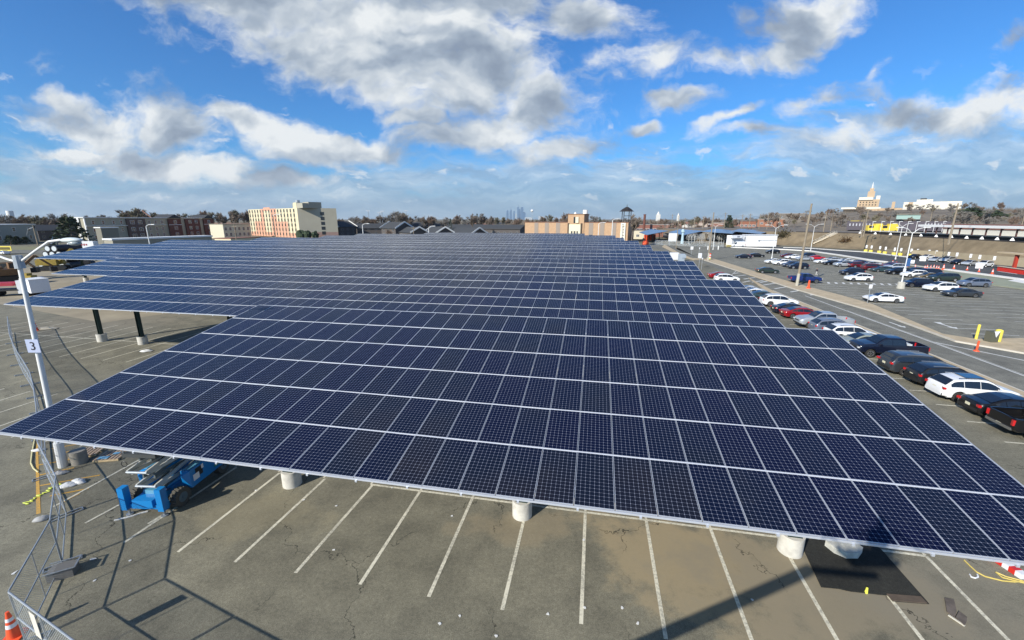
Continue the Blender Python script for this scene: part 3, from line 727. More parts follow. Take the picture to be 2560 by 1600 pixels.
def car(kind, color, l, f, d, label, cat=None, group=None, full=True, rz=0.0, rims=None, s=1.0, pos=None):
    S = SPEC[kind]; M = car_meshes(kind); hl = S['L'] / 2
    nm = {'sedan': 'sedan_car', 'suv': 'suv_car', 'minivan': 'minivan', 'pickup': 'pickup_truck', 'van': 'cargo_van'}[kind]
    root = thing(nm, label, cat or {'sedan': 'car', 'suv': 'car', 'minivan': 'car', 'pickup': 'pickup truck', 'van': 'van'}[kind], pos if pos is not None else L(l, f, .015), LROT + (0 if d > 0 else math.pi) + R(rz), group)
    if s != 1: root.scale = (s, s, s)
    pm = paint(color, PR[color], .35 if color in ('silver', 'grey', 'bluegrey', 'steelblue', 'lightgrey', 'gold') else 0)
    part('body', M['body'], pm, root)
    part('windshield', M['windshield'], GLASS, root)
    if 'rear_window' in M: part('rear_window', M['rear_window'], GLASS, root)
    for me in M['side']: part('side_window', me, GLASS, root)
    part('underbody', M['under'], BLACK, root)
    for sx_ in (-1, 1):
        for sy_ in (-1, 1):
            x = sx_ * S['axle'] + S['xo']; wy = sy_ * (S['w'] - .10)
            t = part('wheel', M['tyre'], RUBBER, root, (x, wy, S['R']))
            if full: part('rim', M['rim'], rims or RIM, t); part('brake', M['well'], BLACK, t)
            else: part('rim', M['rim'], rims or RIM, t)
    zb_ = interp(S['belt'], hl - .22) - .04
    for s_ in (-1, 1):
        part('headlight', M['head'], HEAD, root, (hl - .17, s_ * (S['W'](hl - .1) - .17), zb_ - .06), rz=-s_ * .25)
        zt = {'sedan': .84, 'suv': .98, 'minivan': 1.02, 'pickup': 1.02, 'van': 1.1}[kind]
        part('taillight', M['tail'], RED, root, (-hl + .065, s_ * (S['W'](-hl + .1) - .11), zt), rz=s_ * .22)
    if full and kind in ('suv', 'minivan'):
        for s_ in (-1, 1):
            if 'rail' not in M:
                q_ = MB(); q_.bar((-1.3, 0, 0), (.35, 0, 0), .035, .05); M['rail'] = q_.mesh('roof_rail')
            part('roof_rail', M['rail'], RIM, root, (-.1, s_ * (S['w'] * .66), S['roofz'] + (.05 if kind == 'suv' else .01)))
    if full:
        part('license_plate', M['plate'], PLATE, root, (-hl - .008, 0, {'sedan': .72, 'suv': .84, 'minivan': .86, 'pickup': .62, 'van': .7}[kind]))
        part('grille', M['grille'], BLACK, root, (hl - .045, 0, zb_ - .15))
        for s_ in (-1, 1): part('side_mirror', M['mirror'], pm, root, (S['win'][1] - .10, s_ * (S['w'] + .06), interp(S['belt'], S['win'][1]) + .07))
        part('bumper', M['bumper'], mat('chrome', (.5, .5, .5), .25, .9) if kind == 'pickup' else BLACK, root, (-hl + (.0 if kind == 'pickup' else .03), 0, .52 if kind != 'pickup' else .62))
        part('bumper', M['bumper'], BLACK, root, (hl - .05, 0, .40 if kind != 'pickup' else .55))
    else:
        part('grille', M['grille'], BLACK, root, (hl - .045, 0, zb_ - .15))
    return root
NL = 27.0
G1 = 'cars in the bays beside the carports'
CARS = []
def nearcar(*a, **k): CARS.append(car(*a, group=G1, **k))
nearcar('pickup', 'black', 27.3, 28.35, 1, 'black pickup truck with a lit red tail lamp, cut off by the right edge')
nearcar('sedan', 'black', 27.2, 31.05, 1, 'black sedan with sloping rear window, between the white crossover and the black pickup')
nearcar('suv', 'white', 26.95, 33.75, 1, 'white crossover with black wheels and a dark glass roof panel', rims=DRIM)
nearcar('suv', 'darkgrey', 27.1, 36.3, 1, 'black station wagon style car directly left of the white crossover')
nearcar('minivan', 'grey', 27.0, 39.0, 1, 'dark grey minivan with roof rails and red tail lamps', rims=RIM)
nearcar('pickup', 'navy', 27.5, 43.9, -1, 'navy blue crew cab pickup with a white toolbox in its open bed')
nearcar('sedan', 'lightgreen', 27.0, 46.5, -1, 'pale green-grey sedan half hidden behind the navy pickup')
nearcar('suv', 'white', 27.2, 49.2, 1, 'small white crossover with silver trim, two bays from the silver pickup')
nearcar('suv', 'bluegrey', 27.0, 51.9, 1, 'blue-grey compact crossover beside the silver pickup')
nearcar('pickup', 'silver', 27.1, 54.6, -1, 'silver crew cab pickup facing the carports')
nearcar('sedan', 'red', 27.0, 59.7, 1, 'dark red sedan parked left of the silver pickup')
nearcar('sedan', 'navy', 26.9, 62.3, 1, 'dark navy sedan between the red sedan and a large white sport utility car')
nearcar('suv', 'white', 27.2, 67.6, 1, 'large white sport utility car with tinted windows beside the access road', rims=RIM, s=1.04)
nearcar('sedan', 'teal', 27.0, 72.7, 1, 'dark teal sedan mostly hidden by the second carport roof')
nearcar('sedan', 'white', 26.7, 75.3, 1, 'white sedan behind the dark teal one, only its roof showing')
nearcar('sedan', 'lightgrey', 26.8, 78.0, 1, 'silver-blue sedan, farthest of the cluster above the second carport corner')
nearcar('suv', 'white', 27.0, 92.8, 1, 'white crossover peeking out above the third carport')
nearcar('sedan', 'red', 27.2, 98.2, 1, 'red car at the road end of the third carport')
for c_ in CARS:
    if 'black wheels' in c_['label']:
        m = MB(); m.box((-.35, 0, 1.735), (1.15, 1.0, .03)); m.obj('sunroof', GLASS, c_)
    if 'toolbox' in c_['label']:
        m = MB(); m.box((-1.32, 0, 1.22), (.42, 1.5, .34)); tag(m.obj('toolbox', mat('pale_box', (.55, .58, .58), .5), None, loc=c_.location, rz=c_.rotation_euler.z), 'pale metal toolbox behind the cab of the navy pickup', 'toolbox')
# cars of the big lot: kind, colour, l, f, direction, label
G2 = 'cars parked in the large east lot'
big_ = [
 ('sedan', 'white', 44.6, 74.3, -1, 'white sedan standing alone by the sign post near the traffic island'),
 ('pickup', 'blue', 42.3, 94.8, 1, 'bright blue pickup behind the tall wooden pole'),
 ('suv', 'white', 54.3, 99.2, -1, 'white crossover above the hatched crossing in the large lot'),
 ('suv', 'navy', 58.6, 110.0, -1, 'navy crossover just behind the white one by the hatched crossing'),
 ('sedan', 'green', 40.9, 110.2, 1, 'dark green sedan alone near the traffic island'),
 ('suv', 'navy', 52.2, 121.6, -1, 'black-blue crossover at the near end of a row of four'),
 ('suv', 'steelblue', 52.3, 125.4, -1, 'slate blue crossover second in the row of four'),
 ('suv', 'white', 52.0, 130.6, -1, 'white estate car third in the row of four'),
 ('sedan', 'white', 51.6, 135.2, -1, 'white car at the far end of the row of four'),
 ('sedan', 'grey', 60.4, 82.0, -1, 'grey-blue sedan, nearest of the group at the lamp post'),
 ('suv', 'white', 61.2, 87.7, -1, 'white crossover between the grey-blue sedan and the lamp post'),
 ('suv', 'navy', 60.7, 92.6, -1, 'dark navy crossover right beside the lamp post concrete base'),
 ('suv', 'bluegrey', 71.6, 95.1, -1, 'slate grey crossover at the right-hand end of the large lot'),
 ('minivan', 'green', 72.0, 103.0, -1, 'black-green van-like car behind the grey crossovers'),
 ('sedan', 'gold', 71.0, 105.4, -1, 'brownish gold sedan beside the white sport car'),
 ('suv', 'white', 70.0, 108.2, -1, 'white car just right of the lamp post, behind the navy crossover'),
 ('minivan', 'navy', 74.5, 111.5, -1, 'long dark blue van behind the white car near the lamp post'),
 ('suv', 'black', 69.8, 113.2, -1, 'black crossover half hidden by the lamp post with banners'),
 ('sedan', 'teal', 69.6, 118.2, -1, 'dark teal sedan left of the bannered lamp post'),
 ('minivan', 'maroon', 69.4, 121.5, 1, 'dark maroon van left of the dark teal sedan'),
 ('suv', 'maroon', 69.2, 127.0, 1, 'maroon crossover with red tail lamps in the middle group'),
 ('suv', 'silver', 66.8, 129.5, -1, 'silver-gold car nosing out in front of the maroon crossover'),
 ('sedan', 'black', 66.0, 133.5, -1, 'black sedan at the left front of the middle group'),
 ('sedan', 'white', 65.9, 138.0, -1, 'white sedan left of the black one in the middle group'),
 ('sedan', 'lightgrey', 71.2, 144.0, -1, 'pale blue sedan in the back row near the white kerb'),
 ('sedan', 'white', 72.6, 139.5, -1, 'white sedan in the back row near the white kerb'),
 ('sedan', 'lightgrey', 74.2, 131.5, -1, 'light silver coupe behind the maroon crossover'),
 ('sedan', 'blue', 73.2, 135.0, -1, 'dark blue car in the back row of the middle group'),
 ('suv', 'lightgrey', 75.4, 123.8, -1, 'pale silver sport utility car near the orange cones'),
 ('suv', 'maroon', 76.6, 127.0, -1, 'deep brown car behind the pale silver sport utility car'),
 ('sedan', 'black', 76.0, 117.0, -1, 'black sedan behind the bannered lamp post'),
 ('sedan', 'silver', 64.8, 147.5, -1, 'grey sedan in front of the bright red one'),
 ('sedan', 'brightred', 69.6, 150.8, 1, 'bright pinkish red sedan in the far row'),
 ('sedan', 'white', 63.8, 152.4, -1, 'white sedan partly behind the tall wooden pole'),
 ('sedan', 'maroon', 64.4, 158.0, -1, 'dark red sedan at the left of the far row'),
 ('suv', 'black', 70.0, 157.5, -1, 'black sport utility car behind the tall wooden pole'),
 ('sedan', 'navy', 48.3, 151.5, -1, 'navy coupe at the left end of the far lot'),
 ('sedan', 'black', 54.2, 157.0, 1, 'black sedan behind the navy coupe'),
 ('suv', 'black', 65.6, 174.5, -1, 'black sport utility car alone beside a lamp post near the white shed'),
]
for k in big_: car(k[0], k[1], k[2], k[3], k[4], k[5], group=G2, full=(k[3] < 100), rz=random.Random(k[3]).uniform(-1.5, 1.5))
G3 = 'cars in front of the retaining wall'
wc = [(390, 655, 'black', 'sedan'), (620, 665, 'white', 'sedan'), (800, 715, 'lightgrey', 'sedan'), (1010, 725, 'silver', 'suv'), (1220, 765, 'black', 'sedan'), (1440, 785, 'lightgrey', 'sedan'), (1720, 815, 'white', 'suv')]
wl_ = ['black sedan, leftmost of the cars before the retaining wall', 'white sedan, second from the left before the retaining wall', 'pale silver sedan before the retaining wall, left of the grey estate', 'grey estate car, fourth before the retaining wall', 'black sedan in the middle right before the retaining wall', 'silver coupe before the retaining wall, left of the white car', 'white sport utility car next to the red-columned shelter']
for (x, y, c_, k), lb in zip(wc, wl_):
    p = at(2240 + x * .13229, 560 + y * .13229); car(k, c_, 0, 0, -1, lb, group=G3, full=False, pos=p + E2 * .9 + Vector((0, 0, .015)), rz=28)
p = at(1600 + 1655 * .14876, 500 + 793 * .14876)
car('van', 'white', 0, 0, -1, 'white cargo van parked in front of the white shed', full=False, pos=p + E2 * 1.0)
# left side: street traffic far off
for x, y, k, c_, lb in [(140, 604, 'van', 'white', 'white van on the street by the grey apartment block'), (135, 612, 'suv', 'bluegrey', 'grey-blue car below the white van on the far street'), (12, 636, 'sedan', 'white', 'white car driving on the street at the left edge')]:
    car(k, c_, 0, 0, -1, lb, full=False, pos=at(x, y) + Vector((0, 0, .01)), rz=-12)
# ------------------------------------------------------------------ buildings
def frame_root(name, label, cat, A, B, group=None):
    d = Vector(B) - Vector(A); d.z = 0
    r = thing(name, label, cat, (A[0], A[1], 0), math.atan2(d.y, d.x), group); return r, d.length
def add_windows(root, spots, w, h, y=-.03, frame=WHITEP, pane=DARKW, fw=.12):
    "spots: (x, z) lower middle; shared meshes"
    f = MB()
    f.box((0, 0, h + fw / 2), (w + 2 * fw, .10, fw)); f.box((0, 0, -fw / 2), (w + 2 * fw, .12, fw)); f.box((-w / 2 - fw / 2, 0, h / 2), (fw, .10, h)); f.box((w / 2 + fw / 2, 0, h / 2), (fw, .10, h))
    if w > 1.3: f.box((0, 0, h / 2), (.07, .09, h))
    f.box((0, .01, h / 2), (w, .05, .06))
    fm = f.mesh('window'); p = MB(); p.box((0, .02, h / 2), (w, .05, h)); pm = p.mesh('pane')
    for i, (x, z) in enumerate(spots):
        if i >= 100: break
        o = part('window', fm, frame, root, (x, y, z)); part('pane', pm, pane, o)
    if len(spots) > 100:
        m = MB()
        for x, z in spots[100:]: m.box((x, y + .02, z + h / 2), (w, .05, h))
        o = m.obj('windows', pane, root); o['kind'] = 'stuff'
# yellow apartment block
SALM = mat('salmon_render', (.62, .33, .22), .9, var=.05); CREAMY = mat('yellow_render', (.64, .57, .38), .9, var=.06, vscale=.2); SHADE_R = mat('shaded_render', (.36, .34, .27), .9, var=.06, vscale=.2)  # the grey render puts the shade of the right-hand faces into their colour
C_ = at(751, 595); Lf = C_ + (at(622, 588) - C_) * .93; Rt = at(847, 593.5)
root, ln_ = frame_root('apartment_block', 'pale yellow and salmon apartment block with rows of small windows and a rooftop box', 'building', Lf, C_)
d1 = (C_ - Lf).normalized(); d2 = (Rt - C_); nrm = Vector((-d1.y, d1.x, 0)); ang = math.atan2(d2.dot(nrm), d2.dot(d1)); dl2 = d2.length
ex = Vector((math.cos(ang), math.sin(ang), 0)) * dl2; Hh = 20.0
m = MB(); m.prism([(0, 0), (ln_, 0), (ln_ + ex.x, ex.y), (ex.x, ex.y)], 0, Hh); m.obj('wall', CREAMY, root)
m = MB(); q = Vector((ln_, 0, 0)); n2 = Vector((math.sin(ang), -math.cos(ang), 0)); m.prism([tuple((q + n2 * .05)[:2]), tuple((q + ex + n2 * .05)[:2]), tuple((q + ex)[:2]), tuple(q[:2])], 3.6, Hh + .02); m.obj('side_wall', SHADE_R, root)
m = MB(); m.prism([tuple((q + n2 * .09)[:2]), tuple((q + ex + n2 * .09)[:2]), tuple((q + ex)[:2]), tuple(q[:2])], 0, 3.8); m.obj('base_course', mat('mauve_brick', (.30, .20, .17), .9), root)
m = MB(); m.box((ln_ + .4 * ex.x - 2.5, .4 * ex.y + 1, Hh + 2), (8, 9, 4)); m.box((ln_ - 1, 5, Hh + 1.6), (14, 8, 3.2)); m.obj('stair_tower', SHADE_R, root)
m = MB(); m.box((ln_ - 4.5, 3, Hh + 1.8), (4.2, 4.2, 3.8)); m.obj('lift_house', CREAMY, root)
m = MB(); m.cyl((ln_ - 4.5, 3, Hh + 3.7), (ln_ - 4.5, 3, Hh + 5.2), 1.5, 1.5, 14); m.obj('cooling_unit', GALV, root)
m = MB()
for a, b, z0, z1 in [(.28, .345, 0, Hh + .1), (.48, .60, 0, Hh + .1), (.345, .48, Hh - 1.3, Hh + 1.1), (.12, .28, 0, 11), (.60, .80, 0, 11), (0, 1, 0, 3.2)]: m.box(((a + b) / 2 * ln_, -.02 - z0 * 0 - a * .01, (z0 + z1) / 2), ((b - a) * ln_, .10 + a * .06, z1 - z0))
m.obj('salmon_bands', SALM, root)
sp = [((i + .5) * ln_ / 16.5, 1.2 + fl * 3.25) for fl in range(6)[::-1] for i in range(16)]
add_windows(root, sp, 1.5, 1.9, y=-.12, frame=mat('dark_frame', (.28, .25, .18), .6), fw=.16)
m = MB()
for x, z in sp: m.box((x + .1, -.14, z - .75), (1.2, .12, .5))
m.obj('vents', mat('vent_dark', (.16, .12, .08), .7), root)['kind'] = 'stuff'
for fl in range(5):
    w_ = MB(); c = q + ex * .62 + n2 * .10; w_.box((c.x, c.y, 3.2 + fl * 3.3), (2.4, .1, 2.2), rz=ang); w_.obj('end_window', DARKW, root)
for k in range(3):
    t = tag((lambda mm: mm.obj('evergreen_shrub', EVER))(MB().blob((0, 0, 2.2), (3.0 - k * .5, 2.6, 3.0 - k * .3), k, 14, .28)), 'dark rounded evergreen at the corner of the yellow block, %s' % ['tallest of three', 'middle of three', 'rightmost of three'][k], 'shrub'); t.location = at(753 + k * 18, 596)
# grey and brick apartment terrace on the left
A_ = at(222, 606); B_ = at(536, 589.5); B_ = A_ + (B_ - A_)
SID = mat('beige_siding', (.40, .37, .27), .85, var=.05); SID2 = mat('tan_siding', (.44, .38, .26), .85, var=.05); RBR = mat('red_brick', (.15, .058, .042), .9, var=.15, vscale=1); BBR = mat('brown_brick', (.14, .09, .07), .9, var=.12, vscale=1)
root, LN = frame_root('apartment_terrace', 'long three storey apartment terrace in beige siding with brown and red brick bays', 'building', A_, B_)
Ht = 13.3
m = MB(); m.box((LN / 2, 2.5, Ht / 2), (LN, 5, Ht)); m.obj('wall', SID, root)
m = MB(); m.box((LN / 2, 2.5, Ht + .2), (LN + 1, 6.2, .45)); m.obj('roof', WHITEP, root)
seg = [(.255, .385, BBR, 'brick_bay', 1.0), (.385, .55, SID2, 'siding_bay', .3), (.57, .68, RBR, 'brick_bay', .9), (.72, .86, RBR, 'brick_bay', .8), (.90, 1.0, RBR, 'brick_bay', 1.0)]
for a, b, mt, nm, dp in seg:
    m = MB(); m.box(((a + b) / 2 * LN, -dp / 2, Ht / 2 - .3), ((b - a) * LN, dp, Ht - .6)); m.obj(nm, mt, root)
for a, b in [(0, .255), (.385, .55), (.57, .68), (.90, 1.0)]: m = MB(); m.box(((a + b) / 2 * LN, -.55, Ht - 4.4), ((b - a) * LN, 1.0, .28)); m.obj('trim', WHITEP, root)
m = MB(); m.box((.002 * LN, -.1, Ht / 2), (.5, .6, Ht)); m.obj('corner_board', WHITEP, root); m = MB(); m.box((-.4, 3, Ht / 2), (.3, 1.2, Ht)); m.obj('corner_board', WHITEP, root)
for a, b in [(.57, .68), (.90, 1.0)]:
    m = MB(); x0, x1 = a * LN - .5, b * LN + .5; m.add([(x0, -1.4, Ht), (x1, -1.4, Ht), ((x0 + x1) / 2, -1.4, Ht + 2.6), (x0, 10, Ht), (x1, 10, Ht), ((x0 + x1) / 2, 10, Ht + 2.6)], [(0, 1, 2), (5, 4, 3), (0, 2, 5, 3), (1, 4, 5, 2)]); m.obj('gable', ROOFD, root)
add_windows(root, [(x * LN, z) for x in (.05, .11) for z in (1.6, 5.6, 9.8)] + [(x * LN, z) for x in (.175, .225) for z in (5.6, 9.8)], 1.3, 2.0, y=-.05)
add_windows(root, [(x * LN, z) for x in (.29, .345) for z in (1.6, 5.6, 9.8)], 2.6, 2.0, y=-1.05)
add_windows(root, [(x * LN, z) for x in (.42, .47, .52) for z in (1.6, 5.6, 9.8)], 1.5, 2.0, y=-.35)
add_windows(root, [(x * LN, z) for x in (.625, .95) for z in (1.6, 5.6, 9.8)] + [(x * LN, z) for x in (.76, .82) for z in (1.6, 5.6, 9.8)], 2.2, 2.0, y=-1.06)
def simple_block(name, label, cat, A, B, dep, h, wallm, roofm=None, wins=None, cap=.35, group=None):
    r, l = frame_root(name, label, cat, A, B, group)
    m = MB(); m.box((l / 2, dep / 2, h / 2), (l, dep, h)); m.obj('wall', wallm, r)
    m = MB(); m.box((l / 2, dep / 2, h + cap / 2), (l + .5, dep + .5, cap)); m.obj('roof', roofm or WHITEP, r)
    if wins: add_windows(r, [((i + .5) * l / wins[0], z) for i in range(wins[0]) for z in wins[1]], wins[2], wins[3])
    return r, l
def flat0(x, d):
    p = atd(x, 560, d); p.z = 0; return p
GREYW = mat('grey_block', (.30, .28, .22), .9, var=.06)
r, l = simple_block('low_shop', 'low flat-roofed grey shop in front of the brick apartment terrace', 'building', flat0(272, 182), flat0(524, 196), 5, 6.2, GREYW, cap=.5)
r.location.z = 0
m = MB(); m.box((l * .37, 5, 5.7), (3.6, 3, 1.5)); m.obj('rooftop_unit', GALV, r); m = MB(); m.box((l * .16, 4, 5.4), (3, 2, .9)); m.obj('rooftop_unit', WHITEP, r)
simple_block('metal_shed', 'small shed of grey ribbed metal at the left end of the low shop', 'shed', flat0(249, 205), flat0(292, 208), 2.5, 9.6, mat('ribbed_metal', (.20, .19, .15), .8))
simple_block('grey_house', 'grey sided house with a flat white roof edge behind the dark hedge', 'house', at(-60, 614), at(99, 606), 18, 9.7, mat('grey_siding', (.30, .31, .27), .85, var=.04), WHITEP, (4, (2.2, 6.4), 1.3, 1.9))
simple_block('pale_shop', 'pale cream two storey shop between the terrace and the yellow block', 'building', at(562, 596, 0), at(628, 593, 0), 12, 9.2, mat('cream_wall', (.62, .57, .43), .9), GREYW, (6, (1.5, 5.2), 1.6, 2.0))
simple_block('cream_shop', 'low cream shopfront below the yellow apartment block', 'building', at(578, 605, 2.2), at(650, 601, 2.2), 10, 3.6, mat('cream_wall2', (.70, .62, .42), .9), mat('brown_roof', (.25, .13, .09), .9))
# long dark-roofed houses
def gable_house(label, px0, py0, px1, py1, h, rh, dep, rake=True, cat='house', name='town_house', wallm=None, group='dark-roofed terrace houses', roofm=None):
    A = at(px0, py0); B = at(px1, py1); r, l = frame_root(name, label, cat, A, B, group)
    m = MB(); m.box((l / 2, dep / 2, h / 2), (l, dep, h)); m.add([(0, 0, h), (0, dep, h), (0, dep / 2, h + rh), (l, 0, h), (l, dep, h), (l, dep / 2, h + rh)], [(0, 2, 1), (3, 4, 5)]); m.obj('wall', wallm or mat('dark_siding', (.09, .08, .075), .9), r)
    m = MB(); o = .7
    for s, y0 in ((1, -o), (-1, dep + o)): m.add([(-o, y0, h - .35), (l + o, y0, h - .35), (l + o, dep / 2, h + rh + .12), (-o, dep / 2, h + rh + .12), (-o, y0, h - .6), (l + o, y0, h - .6), (l + o, dep / 2, h + rh - .15), (-o, dep / 2, h + rh - .15)], [(0, 1, 2, 3) if s > 0 else (3, 2, 1, 0), (4, 7, 6, 5), (0, 4, 5, 1), (0, 3, 7, 4), (1, 5, 6, 2)])
    m.obj('roof', roofm or ROOFD, r)
    if rake:
        m = MB()
        for s, y0 in ((1, -o), (-1, dep + o)): m.bar((l + o + .1, y0, h - .3), (l + o + .1, dep / 2, h + rh + .25), .25, .9); m.bar((-o - .1, y0, h - .3), (-o - .1, dep / 2, h + rh + .25), .25, .9)
        m.obj('rake_board', WHITEP, r)
    add_windows(r, [((i + .5) * l / max(3, int(l / 5)), z) for i in range(max(3, int(l / 5))) for z in ((1.4, 4.6) if h > 6 else (1.4,))][:40], 1.5, 1.4, frame=mat('dim_frame', (.3, .3, .3), .7))
    return r
gable_house('terrace house with white gable boards right beside the yellow block', 850, 592, 892, 590, 7.4, 3.6, 15)
gable_house('terrace house second from the yellow block with a long dark roof', 896, 590, 968, 589, 6.2, 3.0, 15, False)
gable_house('terrace house with a steep white gable in the middle of the row', 955, 593, 990, 595, 6.8, 3.8, 14)
gable_house('terrace house with a small white gable below the tall bare tree', 990, 594, 1028, 597, 4.4, 3.0, 12)
gable_house('long dark-roofed terrace with many windows behind the lamp posts', 985, 586, 1100, 585, 6.6, 2.6, 14, False)
gable_house('terrace house with a slanting white gable near the right of the row', 1062, 594, 1092, 597, 4.2, 3.2, 12)
gable_house('dark hip-roofed terrace house with a white gable at the right end of the row', 1108, 594, 1178, 598, 3.6, 3.4, 13)
gable_house('very long low black roof reaching to the brick building', 1110, 586, 1300, 589, 5.4, 2.8, 18, False)
gable_house('back row terrace with a plain black roof behind the row', 850, 583, 1010, 583, 7.0, 2.5, 14, False)
gable_house('back row terrace with a plain black roof farther right', 1020, 581, 1140, 581, 7.2, 2.4, 14, False)
gable_house('long dark terrace house left of the grey apartment terrace', 100, 602, 214, 597, 6.2, 3.0, 14, False)
# brick hall
A = atd(1312, 600, 262); B = at(1568, 606); A.z = B.z = 0
root, l = frame_root('brick_hall', 'long tan brick hall with a raised centre tower and dark vertical window slots', 'building', A, B); Hb = 10.7
m = MB(); m.box((l / 2, 12, Hb / 2), (l, 24, Hb)); m.obj('wall', BRICK, root)
m = MB(); m.box((l / 2, 12, Hb + .12), (l + .4, 24.4, .3)); m.obj('roof', mat('rust_coping', (.22, .10, .06), .8), root)
fx_ = lambda px: next(t for t in [k / 2000 * l for k in range(2001)] if (lambda p: 1280 + FPX * p.x / ((p - Vector((0, 0, CAMH))).dot(FW)) >= px)(A + (B - A).normalized() * t + Vector((0, 0, 8))))
t0, t1 = fx_(1420), fx_(1460)
m = MB(); m.box(((t0 + t1) / 2, 5, Hb / 2 + 2.35), (t1 - t0, 11, Hb + 4.7)); m.obj('tower', BRICK, root)
m = MB(); m.box(((t0 + t1) / 2, 5, Hb + 4.8), (t1 - t0 + .6, 11.6, .25)); m.obj('tower_coping', mat('rust_coping', (1, 1, 1)), root)
s0, s1 = fx_(1423.5), fx_(1452)
m = MB(); m.box(((s0 + s1) / 2, -.75, 4.9), (s1 - s0, .3, 9.6)); m.obj('sign_panel', mat('cream_panel', (.70, .64, .46), .8), root)
for t in (fx_(1421.5), fx_(1454)):
    m = MB(); m.box((t, -.6, 5.2), (.9, .5, 10.3)); m.obj('dark_fin', mat('dark_fin', (.06, .035, .02), .7), root)
mat('dark_letter', (.05, .05, .05), .6)
for k_, (dx_, z_, w_2, h_2) in enumerate([(-1.7, 5.2, 1.0, 1.3), (0, 5.2, 1.1, 1.4), (1.6, 5.2, .9, 1.3), (-.6, 3.4, .7, .5), (.5, 3.4, 1.0, .6), (1.5, 3.4, .6, .5)]):
    m = MB(); m.box(((s0 + s1) / 2 + dx_, -.92, z_), (w_2, .05, h_2)); m.obj('letter_mark', MATS['dark_letter'], root)
for i, px in enumerate((1341, 1367, 1395, 1477.5, 1505.5, 1535)):
    t = fx_(px); m = MB(); m.box((t, -.02, Hb / 2), (2.5, .16, Hb - .2)); o = m.obj('window_slot', mat('slot_grey', (.27, .22, .18), .6), root)
    m = MB(); m.box((t, -.06, 2.6 if i != 3 else 3.0), (2.0, .16, 1.7)); m.obj('pane', DARKW, root if False else o)
t = fx_(1558); m = MB(); m.box((t, -.55, 5.4), (2.6, .35, 10.4)); sg = m.obj('vertical_sign', mat('sign_white', (.74, .70, .58), .7), root)
for k in range(11):
    m = MB(); m.box((t + ((k % 2) - .5) * .2, -.75, 1.2 + k * .84), (.9 if k % 3 else 1.2, .04, .42)); m.obj('letter_mark', MATS['dark_letter'], sg)
t = fx_(1443); m = MB(); m.box((t, -.9, 12.2), (1.8, .5, 3.4)); m.obj('statue_niche', MATS['cream_panel'], root); m = MB(); m.box((t - 1.6, -.62, 12.2), (1.0, .3, 3.4)); m.obj('niche_shadow', DARKW, root)
m = MB(); m.cyl((t + 3, 6, Hb + 4.8), (t + 3, 6, Hb + 7.2), 1.5, 1.5, 12); m.cyl((t - 3, 6, Hb + 4.8), (t - 3, 6, Hb + 6), 1.0, .3, 10); m.obj('rooftop_tank', WHITEP, root)
# bell frame behind it
p = atd(1565, 560, 262); p.z = 0; root = thing('bell_tower', 'dark open bell tower on slim legs behind the right end of the brick hall', 'tower', p)
m = MB(); DS = mat('dark_bronze', (.03, .025, .022), .6)
for a in (-1, 1):
    for b in (-1, 1): m.bar((a * 2.2, b * 2.2, 0), (a * 2.0, b * 2.0, 17.2), .35)
m.bar((-2, -2, 12), (2, -2, 12), .3); m.bar((-2, -2, 14.5), (2, -2, 14.5), .3); m.obj('frame', DS, root)
m = MB(); m.cyl((0, 0, 17.0), (0, 0, 18.1), 4.4, 2.8, 8); m.cyl((0, 0, 18.1), (0, 0, 19.6), 3.1, .6, 8); m.cyl((0, 0, 19.6), (0, 0, 21), .2, .1, 5); m.obj('roof', DS, root)
# other far roofs and walls
for k, (x0, x1, y0, d_, ztop, cm, lb) in enumerate([
    (1575, 1660, 0, 330, 8.5, (.23, .10, .075), 'low reddish brick factory right of the brick hall'), (1568, 1625, 0, 290, 5.5, (.62, .56, .42), 'cream wall with a stub chimney in front of the brick factory'),
    (1650, 1700, 0, 420, 7.5, (.30, .16, .12), 'brown roofed works beyond the far carports'), (1745, 1812, 0, 480, 9.0, (.40, .33, .28), 'pale roofed house group beyond the tall lamp'),
    (1850, 1890, 0, 380, 11.0, (.24, .10, .06), 'brick red block among the catenary posts'), (1893, 1960, 0, 420, 12.5, (.28, .13, .08), 'long reddish house row behind the railway'),
    (1940, 2010, 0, 520, 18.0, (.17, .15, .13), 'grey hillside flats with small yellow panels'), (2012, 2110, 0, 520, 17.0, (.15, .13, .12), 'darker grey hillside flats left of the hospital')]):
    a = atd(x0, 560, d_); b = atd(x1, 560, d_); a.z = b.z = 0
    r, l = simple_block('far_building', lb, 'building', a, b, 14, ztop, mat('farwall%d' % k, cm, .9, var=.1), mat('farroof%d' % (k % 3), [(.32, .28, .24), (.15, .13, .12), (.45, .42, .38)][k % 3], .9), (max(3, int(l / 6)), (ztop - 4,), 1.8, 1.4))
p = atd(1610.5, 560, 320); p.z = 0; root = thing('chimney', 'tall slim red brick chimney right of the bare tree by the brick hall', 'chimney', p)
m = MB(); m.cyl((0, 0, 0), (0, 0, 15.6), 1.0, .8, 12); m.obj('shaft', RBR, root); m = MB(); m.cyl((0, 0, 15.6), (0, 0, 16), 1.0, 1.0, 12); m.obj('rim_cap', RBR, root)
